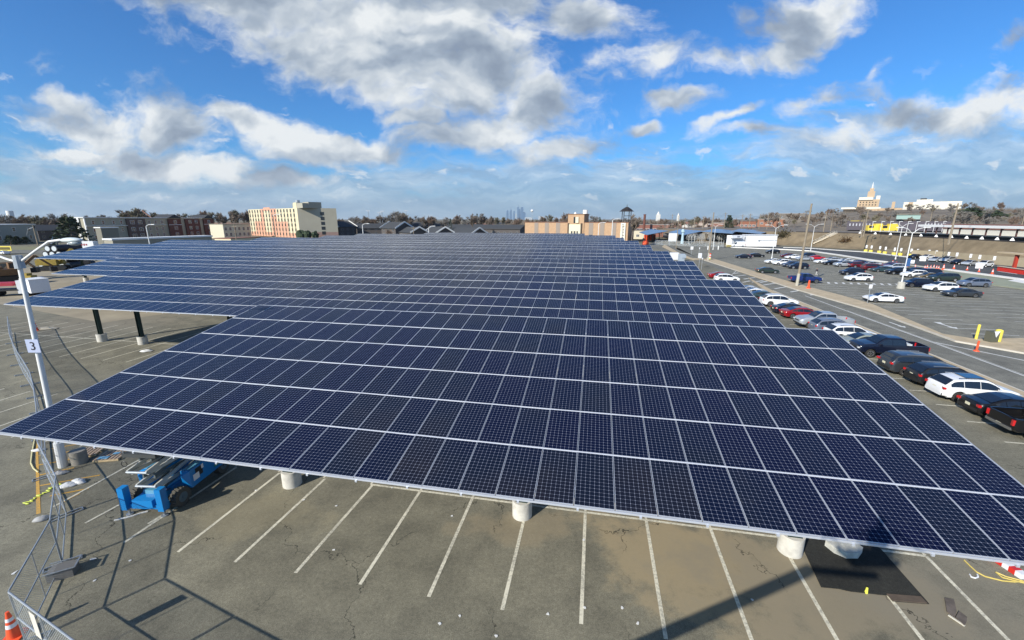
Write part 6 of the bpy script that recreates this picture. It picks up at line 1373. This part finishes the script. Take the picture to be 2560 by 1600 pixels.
# ------------------------------------------------------------------ trees
def grow(seed, H=12.0, spread=1.0, levels=4, twig=.035, dens=1.0):
    rd = random.Random(seed); T = MB(); Cn = MB()
    def seg(mb, a, b, r0, r1, n): mb.cyl(a, b, r0, r1, n, cap=False)
    def tri(mb, a, b, r):
        d = (b - a); n = d.cross(Vector((rd.uniform(-1, 1), rd.uniform(-1, 1), rd.uniform(-1, 1))))
        if n.length < 1e-5: return
        n.normalize(); mb.add([tuple(a - n * r), tuple(a + n * r), tuple(b)], [(0, 1, 2)])
    def br(p, d, ln, r, lv):
        if lv >= levels:
            for _ in range(int(5 * dens)):
                q = (d + Vector((rd.uniform(-.8, .8), rd.uniform(-.8, .8), rd.uniform(-.35, .7)))).normalized(); tri(Cn, p + d * ln * rd.uniform(0, .8), p + d * ln * .5 + q * ln * rd.uniform(.7, 1.3), twig)
            return
        e = p + d * ln; seg(T if lv < 2 else Cn, p, e, r, r * .62, 5 if lv < 2 else 3)
        k = [3, 4, 4, 4, 4][lv]
        for i in range(k):
            a = rd.uniform(0, 6.283); t = rd.uniform(.25, .80) * spread; s = rd.uniform(.35, 1.0) if i < k - 1 else 1
            u = Vector((math.cos(a), math.sin(a), 0)); q = (d + u * t + Vector((0, 0, .22))).normalized()
            br(p + d * ln * s, q, ln * rd.uniform(.58, .80), r * .60 * rd.uniform(.8, 1), lv + 1)
    br(Vector((0, 0, 0)), Vector((0, 0, 1)), H * .20, H * .015, 0)
    z = max(v[2] for v in Cn.v); k = H / z
    for M_ in (T, Cn): M_.v = [(x * k, y * k, zz_ * k) for x, y, zz_ in M_.v]
    return T.mesh('trunk'), Cn.mesh('crown')
TREES = [grow(s, 12, sp, 4, tw, dn) for s, sp, tw, dn in [(1, 1.0, .07, 1.2), (2, 1.25, .065, 1.0), (3, .85, .075, 1.3), (4, 1.1, .06, 1.1), (5, .95, .08, 1.2), (6, 1.35, .06, .9)]]
TW = [TWIG, TWIG2, mat('twigs_red', (.20, .145, .11), .95), mat('twigs_olive', (.185, .165, .11), .95)]
for a_, b_ in TREES: a_.materials.append(BARK); b_.materials.append(TWIG)
def tree(p, h, k, label, grp, rz=0.0, wide=1.0, tw=None):
    root = thing('bare_tree', label, 'tree', p, rz, grp); root.scale = (h / 12 * wide, h / 12 * wide, h / 12)
    a, b = TREES[k % 6]; part('trunk', a, BARK, root); part('crown', b, TW[tw if tw is not None else k % 4], root); return root
rd = random.Random(77)
GT = 'bare trees along the horizon'
def htop(x):
    pts = [(-80, 538), (0, 536), (70, 530), (110, 540), (150, 530), (200, 538), (260, 535), (320, 526), (345, 520), (380, 528), (440, 536), (500, 523), (540, 528), (590, 521), (620, 524), (860, 540), (960, 535), (985, 527), (1010, 529), (1060, 537), (1110, 541), (1150, 535), (1185, 532), (1230, 538), (1270, 543), (1330, 542), (1400, 532), (1420, 534), (1480, 535), (1500, 543), (1600, 544), (1700, 545), (1745, 539), (1800, 544), (1900, 541), (2000, 539), (2050, 540), (2080, 536), (2130, 542), (2200, 536), (2260, 540), (2330, 540), (2380, 532), (2420, 524), (2460, 534), (2480, 528), (2520, 537), (2700, 535)]
    return interp(pts, x)
n_ = 0
for i in range(205):
    x = -60 + i * (2760 / 205) + rd.uniform(-6, 6)
    if 645 < x < 835: continue
    d_ = (rd.uniform(450, 540) if x < 860 else rd.uniform(350, 450)) if x < 1900 else rd.uniform(300, 520)
    if 1300 < x < 1900: d_ = rd.uniform(380, 520)
    yt = htop(x) + rd.choice([0, 0, 2, 5, 8]); p = atd(x, 548, d_)
    z0 = 0.0 if x < 1850 else TZ + (CAMH + (548 - interp(prof, x)) / FPX * 800 - TZ) * max(0, (d_ - 420) / 380) * .5
    top_ = CAMH + (548 - yt) / FPX * p.y; h = max(6, top_ - z0); p.z = z0
    tree(p, h, rd.randrange(6), 'leafless grey-brown tree in the long tree line on the horizon', GT, rd.uniform(0, 6), rd.uniform(.9, 1.25)); n_ += 1
for x, y, t, d_, lb in [(1582, 600, 531, 215, 'tall bare tree standing right of the brick hall'), (985, 590, 526, 330, 'large bare tree above the middle of the dark roofs, left of a pair'), (1006, 590, 528, 335, 'large bare tree above the middle of the dark roofs, right of a pair'),
                       (1180, 590, 531, 330, 'big bare tree left of the distant city towers'), (1412, 590, 529, 300, 'bare tree left of the brick hall tower'), (345, 600, 517, 480, 'tallest bare tree behind the beige terrace'), (968, 590, 572, 200, 'small bare tree in front of the dark terrace roofs')]:
    p = atd(x, 560, d_); p.z = 0; tree(p, zat(p, t), int(x) % 6, lb, None, 1.0, 1.0)
# slope and hillside thickets, right
for i in range(60):
    x = rd.uniform(1900, 2640); d_ = rd.uniform(330, 600); p = atd(x, 548, d_)
    tgt = CAMH + (548 - interp(prof, x)) / FPX * 800; t = max(0, min(1, interp([(300, 0), (420, .25), (600, .7), (800, 1)], d_))); p.z = TZ * (1 - t) + tgt * t - .4
    tree(p, rd.uniform(6.5, 11), rd.randrange(6), 'leafless brown tree on the hillside below the hospital', 'hillside trees', rd.uniform(0, 6), 1.2)
for i in range(22):
    x = rd.uniform(1620, 1900); d_ = rd.uniform(300, 420); p = atd(x, 548, d_); p.z = 0
    tree(p, rd.uniform(6, 9), rd.randrange(6), 'small leafless tree behind the far carports', 'small trees behind the far carports', rd.uniform(0, 6), 1.3, tw=2)
# evergreens
def everg(p, h, w, label, seed):
    root = thing('evergreen_tree', label, 'tree', p); rr = random.Random(seed); m = MB()
    for k in range(520):
        t = rr.random() ** .8; a = rr.uniform(0, 6.28); r = w * (1 - t * .85) * rr.uniform(.55, 1.05); v = Vector((math.cos(a) * r, math.sin(a) * r, h * (.08 + .92 * t))); s = w * .16
        d1 = Vector((rr.uniform(-1, 1), rr.uniform(-1, 1), rr.uniform(-.6, .6))) * s; d2 = Vector((rr.uniform(-1, 1), rr.uniform(-1, 1), rr.uniform(-.6, .6))) * s; m.add([tuple(v - d1), tuple(v + d2), tuple(v + d1)], [(0, 1, 2)])
    m.obj('crown', EVER, root); m = MB(); m.cyl((0, 0, 0), (0, 0, h * .6), .25, .1, 6); m.obj('trunk', BARK, root)
for x, t, d_, w, lb in [(172, 544, 300, 9, 'broad dark evergreen between the left houses and the terrace'), (1126, 546, 300, 2.5, 'small dark conifer above the terrace roofs'), (1499, 543, 380, 3, 'little pointed conifer behind the brick hall'), (2420, 521, 420, 10, 'dark spreading tree right of the white hospital wing'), (1822, 539, 360, 6, 'dark green tree left of the railway poles'), (1193, 534, 420, 3, 'dark conifer left of the city towers'), (2478, 527, 380, 7, 'dark rounded tree near the right edge on the hill')]:
    p = atd(x, 560, d_); p.z = 0 if x < 2000 else 14; everg(p, zat(p, t) - p.z, w, lb, int(x))
for k, (x, y, h, w) in enumerate([(28, 612, 4.6, 3.4), (45, 611, 4.0, 3.2), (66, 610, 3.6, 3.0)]):
    everg(at(x, y), h, w, 'dark green hedge bush before the grey sided house, ' + ['leftmost', 'middle', 'rightmost'][k], k + 3)
# the wood that closes the horizon: one mass
m = MB(); rw = random.Random(12)
for i in range(1500):
    x = rw.uniform(-300, 2860); d_ = rw.uniform(560, 1500); p = atd(x, 548, d_); zb0 = 0
    if x > 1900: zb0 = (CAMH + (548 - interp(prof, x)) / FPX * 800) * min(1, max(0, (d_ - 300) / 500)) - 3
    h = rw.uniform(9, 14) * (1 + .15 * math.sin(x * .021) + .1 * math.sin(x * .0577)); w = h * .5
    if x > 1900 and zb0 > 12: h *= .8
    for k in range(34):
        a = rw.uniform(0, 6.28); r = w * math.sqrt(rw.random()) * .9; zt_ = zb0 + h * (1 - .45 * (r / w) ** 2) * rw.uniform(.72, 1.0); bx = p.x + r * .45 * math.cos(a); by = p.y + r * .45 * math.sin(a)
        s = rw.uniform(.12, .30) * d_ / 700; m.add([(bx - s, by, zb0 - .2), (bx + s, by, zb0 - .2), (p.x + r * math.cos(a) + rw.uniform(-.5, .5), p.y + r * math.sin(a), zt_)], [(0, 1, 2)])
o = m.obj('far_wood', mat('far_twigs', (.17, .14, .11), .95, var=.35, vscale=.02)); struct(o, 'stuff')
# scattered far houses between the trees
rh = random.Random(4); cols_ = [(.55, .50, .42), (.30, .14, .10), (.62, .60, .55), (.38, .32, .26)]
for k in range(34):
    x = rh.uniform(1560, 2100) if k < 20 else rh.uniform(1180, 1310) if k < 24 else rh.uniform(-20, 620); d_ = rh.uniform(430, 640); p = atd(x, 548, d_); p.z = 0 if x < 1900 else 8
    root = thing('far_house', 'small pitched-roof house among the distant trees', 'house', p, rh.uniform(-.6, .6), 'distant houses'); w = rh.uniform(9, 18); h = rh.uniform(5, 7)
    m = MB(); m.box((0, 0, h / 2), (w, 9, h)); m.obj('wall', mat('house%d' % (k % 4), cols_[k % 4], .9), root); m = MB(); m.add([(-w / 2 - .5, -5, h), (w / 2 + .5, -5, h), (w / 2 + .5, 5, h), (-w / 2 - .5, 5, h), (-w / 2 - .5, 0, h + 2.8), (w / 2 + .5, 0, h + 2.8)], [(0, 1, 5, 4), (2, 3, 4, 5), (0, 4, 3), (1, 2, 5), (0, 3, 2, 1)]); m.obj('roof', ROOFD if k % 2 else mat('brown_roof', (1, 1, 1)), root)
# ------------------------------------------------------------------ water towers and the city on the horizon
def water_tower(x, ytop, d_, r, label, ball):
    p = atd(x, 560, d_); p.z = 0; zt = zat(p, ytop); root = thing('water_tower', label, 'water tower', p); m = MB()
    if ball: m.blob((0, 0, zt - r), (r, r, r * .85), 2, 20, 0); m.obj('tank', WHITEP, root, smooth=60); m = MB(); m.cyl((0, 0, 0), (0, 0, zt - r * 1.6), r * .16, r * .13, 8); m.obj('shaft', GALV, root)
    else:
        m.cyl((0, 0, zt - r * 2), (0, 0, zt), r, r, 16); m.cyl((0, 0, zt - r * 2.6), (0, 0, zt - r * 2), r * .4, r, 16); m.obj('tank', WHITEP, root, smooth=40); m = MB()
        for a in range(4): m.bar((math.cos(a * 1.57) * r * .9, math.sin(a * 1.57) * r * .9, 0), (math.cos(a * 1.57) * r * .7, math.sin(a * 1.57) * r * .7, zt - r * 2), .5)
        m.obj('legs', GALV, root)
water_tower(32, 527, 900, 3.6, 'white drum water tower on the left horizon', False); water_tower(1330, 523, 1600, 5.5, 'white ball-topped water tower right of the city towers', True)
CITY = mat('tower_glass', (.11, .19, .30), .4, spec=.6); CITYP = mat('tower_pale', (.42, .46, .48), .7)
DC = 9000
def tower(x0, x1, yt, label, pale=False, spire=None, taper=0.0, dd_=0):
    a = atd(x0, 548, DC + dd_); b = atd(x1, 548, DC + dd_); c = (a + b) / 2; w = (b - a).length; root = thing('skyscraper', label, 'skyscraper', (c.x, c.y, 0), 0); zt = CAMH + (548 - yt) / FPX * c.y
    m = MB(); n = 4
    if taper: m.box((0, 0, zt * .36), (w, w, zt * .72)); m.box((0, 0, zt * .79), (w * .8, w * .8, zt * .14)); m.cyl((0, 0, zt * .86), (0, 0, zt), w * .5, w * .05, 4)
    else: m.box((0, 0, zt * .42), (w, w, zt * .84)); m.box((-w * .06, 0, zt * .92), (w * .86, w * .8, zt * .16))
    m.obj('body', CITYP if pale else CITY, root)
    if spire: m = MB(); zs = CAMH + (548 - spire) / FPX * c.y; m.cyl((0, 0, zt * .95), (0, 0, zs), w * .10, w * .03, 5); m.obj('spire', CITY, root)
tower(1266, 1271.5, 526, 'tapered blue tower, leftmost of the distant city cluster', taper=1); tower(1274, 1280, 525, 'pointed blue tower with a spire, second of the distant city cluster', spire=521, taper=1); tower(1283, 1287.5, 528, 'short tapered tower in the middle of the distant city cluster', taper=1)
tower(1293, 1298, 519, 'slim dark blue tower with a tall thin spire in the distant city', spire=513); tower(1297, 1301.5, 524, 'blue slab joined to the spired distant tower', dd_=200); tower(1302, 1308.5, 519.5, 'widest bright blue tower of the distant city'); tower(1308.5, 1314, 531, 'low blue tower at the right of the distant city')
tower(1288, 1291, 535, 'pale block at the foot of the distant spired tower', True); tower(1206, 1209, 536.5, 'lone small blue tower left of the distant city', dd_=300); tower(1312, 1330, 543.5, 'broad pale low block right of the distant city towers', True); tower(1346, 1360, 541, 'pale distant block between the city and the brick hall', True)
for x, yt, w, lb in [(1645, 530, 4.2, 'white pointed far tower above the brown factory'), (1695, 533.5, 2.4, 'thin white far tower right of the pointed one')]:
    p = atd(x, 548, 3000); zt = CAMH + (548 - yt) / FPX * p.y; p.z = 0; root = thing('far_tower', lb, 'tower', p); s = w * 3000 / FPX; m = MB(); m.box((0, 0, zt * .35), (s * 1.8, s * 1.8, zt * .7)); m.cyl((0, 0, zt * .7), (0, 0, zt), s * .8, s * .15, 6); m.obj('body', mat('far_white', (.70, .68, .62), .8), root)
p = atd(408, 560, 420); p.z = 0; root = thing('crane', 'thin slanting crane jib behind the terrace roof', 'crane', p); m = MB(); m.bar((-6, 0, 12), (-14, 0, zat(p, 526)), .6); m.bar((-6, 0, 0), (-6, 0, 12), 1.0); m.obj('jib', mat('crane_rust', (.25, .12, .08), .7), root)
# ------------------------------------------------------------------ construction yard at the left
ZL = lambda x, y, z=0: at(x * .13225, 560 + y * .13225, z)
YD = mat('machine_yellow', (1, 1, 1)); YDD = mat('dirty_yellow', (.34, .24, .035), .6, var=.3)
def dozer(p, rz, label, s=1.0, arm=True, col=None, name='excavator'):
    root = thing(name, label, name.replace('_', ' '), p, rz); root.scale = (s, s, s)
    for q in (-1.2, 1.2):
        m = MB(); pts = [(-2.1, .1), (-2.4, .5), (-2.1, .95), (2.1, .95), (2.4, .5), (2.1, .1)]; m.add([(x, q - .3, z) for x, z in pts] + [(x, q + .3, z) for x, z in pts], [(0, 1, 2, 3, 4, 5), (11, 10, 9, 8, 7, 6)] + [(i, i + 6, (i + 1) % 6 + 6, (i + 1) % 6) for i in range(6)]); m.obj('track', BLACK, root)
    m = MB(); m.box((-.6, 0, 1.7), (3.2, 2.5, 1.1)); m.box((-1.4, .3, 2.4), (1.5, 1.8, .5)); m.obj('body', col or YDD, root); m = MB(); m.box((.9, .55, 2.3), (1.4, 1.2, 2.0)); m.obj('cab', col or YDD, root); m = MB(); m.box((1.62, .55, 2.55), (.05, 1.0, 1.1)); m.box((.9, -.07, 2.55), (1.1, .05, 1.1)); m.obj('cab_window', DARKW, root); m = MB(); m.box((-2.22, 0, 1.7), (.06, 2.0, .8)); m.obj('radiator_grille', mat('grille_pale', (.4, .42, .35), .6), root)
    if arm:
        m = MB(); m.bar((1.2, -.6, 2.0), (3.6, -.6, 4.4), .4); m.bar((3.6, -.6, 4.4), (5.6, -.6, 2.2), .32); m.obj('arm', col or YDD, root); m = MB(); m.box((5.6, -.6, 1.7), (.9, 1.1, .9)); m.obj('bucket', BLACK, root)
    return root
dozer(ZL(640, 900) + Vector((2, 3, 0)), R(25), 'large yellow excavator in the yard left of the carports', 1.2)
dozer(ZL(210, 1080), R(60), 'brownish wheel loader at the left edge of the yard', 1.15, True, mat('rusty_orange', (.17, .09, .035), .7, var=.3), 'loader')
dozer(ZL(40, 1050), R(20), 'brown tracked machine cut off by the left edge', 1.1, True, mat('dark_brown_machine', (.10, .065, .035), .7, var=.3), 'tracked_machine')
root = thing('road_roller', 'small yellow road roller behind the white box trailer', 'roller', ZL(630, 1110), R(10)); m = MB(); m.cyl((1.1, -.8, .6), (1.1, .8, .6), .6, .6, 18); m.obj('drum', GALV, root); m = MB(); m.box((-.6, 0, 1.1), (2.0, 1.4, .8)); m.box((-.9, 0, 1.7), (1.2, 1.2, .5)); m.obj('body', YDD, root); m = MB(); m.cyl((-1.0, -.75, .5), (-1.0, .75, .5), .5, .5, 14); m.obj('wheel', RUBBER, root)
root = thing('box_trailer', 'white box trailer with a shaded dark side near the lamp post', 'trailer', (ZL(300, 1430) + ZL(740, 1300)) / 2 + Vector((0, 1.5, 0)), R(-24)); m = MB(); m.box((0, 0, 1.6), (3.4, 2.4, 2.2)); m.obj('box', WSH, root); m = MB(); m.box((0, 0, 2.74), (3.5, 2.5, .08)); m.obj('roof', WHITEP, root)
for q in (-.5, .5): m = MB(); m.cyl((q, -1.3, .36), (q, 1.3, .36), .36, .36, 14); m.obj('wheel', RUBBER, root)
root = thing('flatbed_truck', 'white truck cab with a red load at the left edge of the yard', 'truck', ZL(120, 1390) + Vector((-1, 2, 0)), R(20)); m = MB(); m.box((2.2, 0, 1.5), (1.9, 2.3, 2.2)); m.box((3.3, 0, .95), (1.2, 2.1, 1.0)); m.obj('cab', WSH, root); m = MB(); m.box((2.75, -.02, 2.0), (.95, 2.34, .7)); m.obj('cab_window', DARKW, root); m = MB(); m.box((-1.0, 0, 1.05), (4.6, 2.4, .25)); m.obj('bed', BLACK, root); m = MB(); m.box((-1.0, 0, 2.0), (3.6, 2.2, .5)); m.obj('red_load', mat('load_red', (.40, .03, .05), .6), root)
for q in (-2, 2.6): m = MB(); m.cyl((q, -1.2, .45), (q, 1.2, .45), .45, .45, 14); m.obj('wheel', RUBBER, root)
pb = ZL(1250, 835); k = 0
for row in range(4):
    for c in range(5 - row):
        m = MB(); a = Vector((-4.6 + c * 1.75 + row * .87, 0, .85 + row * 1.45)); m.cyl(tuple(a + Vector((0, -1.5, 0))), tuple(a + Vector((0, 5, 0))), .84, .84, 16); o = tag(m.obj('black_pipe', BLACK, smooth=40), 'large black drainage pipe with a pale end in the stack beyond the yard', 'pipe', 'stacked drainage pipes'); o.location = pb
        m = MB(); m.cyl(tuple(a + Vector((0, -1.56, 0))), tuple(a + Vector((0, -1.5, 0))), .62, .62, 16); m.obj('end_cap', mat('pipe_pale', (.55, .60, .62), .6), o); k += 1
root = thing('tank_trailer', 'rounded white trailer with dark red lettering just below the lamp head', 'trailer', ZL(1330, 500) + Vector((2, 4, 0)), R(8)); w_ = (ZL(1560, 480) - ZL(1150, 480)).length; m = MB(); m.box((0, 0, 2.2), (w_, 2.6, 2.7)); m.blob((-w_ / 2, 0, 2.2), (1.2, 1.3, 1.3), 1, 14, 0); m.obj('box', WSH, root, smooth=40)
mat('letter_red', (.30, .03, .04), .6)
for k_ in range(6): m = MB(); m.box((-2.2 + k_ * .85, -1.33, 2.2), (.55, .04, .7 if k_ % 2 else .85)); m.obj('letter_mark', MATS['letter_red'], root)
for q in (-.25, .25): m = MB(); m.cyl((w_ * q, -1.2, .45), (w_ * q, 1.2, .45), .45, .45, 12); m.obj('wheel', RUBBER, root)
root = thing('yellow_sign', 'wide yellow and black sign at the left edge by the street', 'sign', ZL(115, 565)); m = MB(); m.box((0, 0, 2.0), (5.0, .12, 1.7)); m.obj('board', YB, root); m = MB(); m.box((0, -.08, 2.0), (4.2, .04, 1.0)); m.obj('dark_panel', mat('sign_dark', (.10, .08, .01), .6), root)
p = ZL(720, 400); root = thing('utility_pole', 'wooden pole with a lamp arm in front of the grey sided house', 'utility pole', p); zt = zat(p, 563); m = MB(); m.cyl((0, 0, 0), (0, 0, zt), .28, .2, 8); m.obj('shaft', WOOD, root); m = MB(); m.cyl((.4, 0, zt - 1.5), (.4, 0, zt - .3), .35, .35, 10); m.obj('transformer', BLACK, root); m = MB(); m.tube([(0, 0, zt - 1), (-3, 0, zt - 2), (-4.4, 0, zt - 5)], .12, 5); m.obj('lamp_arm', GALV, root)
# far edge wall light strip of the road in the yard
tn = MB(); tn.flat([L(-150, 60), L(-60, 40), L(-50, 62), L(-72, 90), L(-150, 104)], .004); struct(tn.obj('sandy_ground', mat('sandy', (.30, .255, .175), .97, var=.22, vscale=.25)))
# ------------------------------------------------------------------ haze
hz_ = MB(); hz_.box((0, 5200, 205), (16000, 12400, 414)); ho = hz_.obj('haze', mat('haze_dummy', (1, 1, 1))); struct(ho, 'stuff')
hm = bpy.data.materials.new('haze_air'); hm.use_nodes = True; nt = hm.node_tree; nt.nodes.clear(); pv = nt.nodes.new('ShaderNodeVolumePrincipled'); pv.inputs['Density'].default_value = 3.6e-5; pv.inputs['Color'].default_value = (.90, .95, 1, 1); pv.inputs['Anisotropy'].default_value = .3
ou = nt.nodes.new('ShaderNodeOutputMaterial'); nt.links.new(pv.outputs[0], ou.inputs['Volume']); ho.data.materials.clear(); ho.data.materials.append(hm)
person(Vector((-.10, -.55, 11.22)), R(80), 'person standing in the lift basket behind the camera, seen only as a shadow', 1.08)
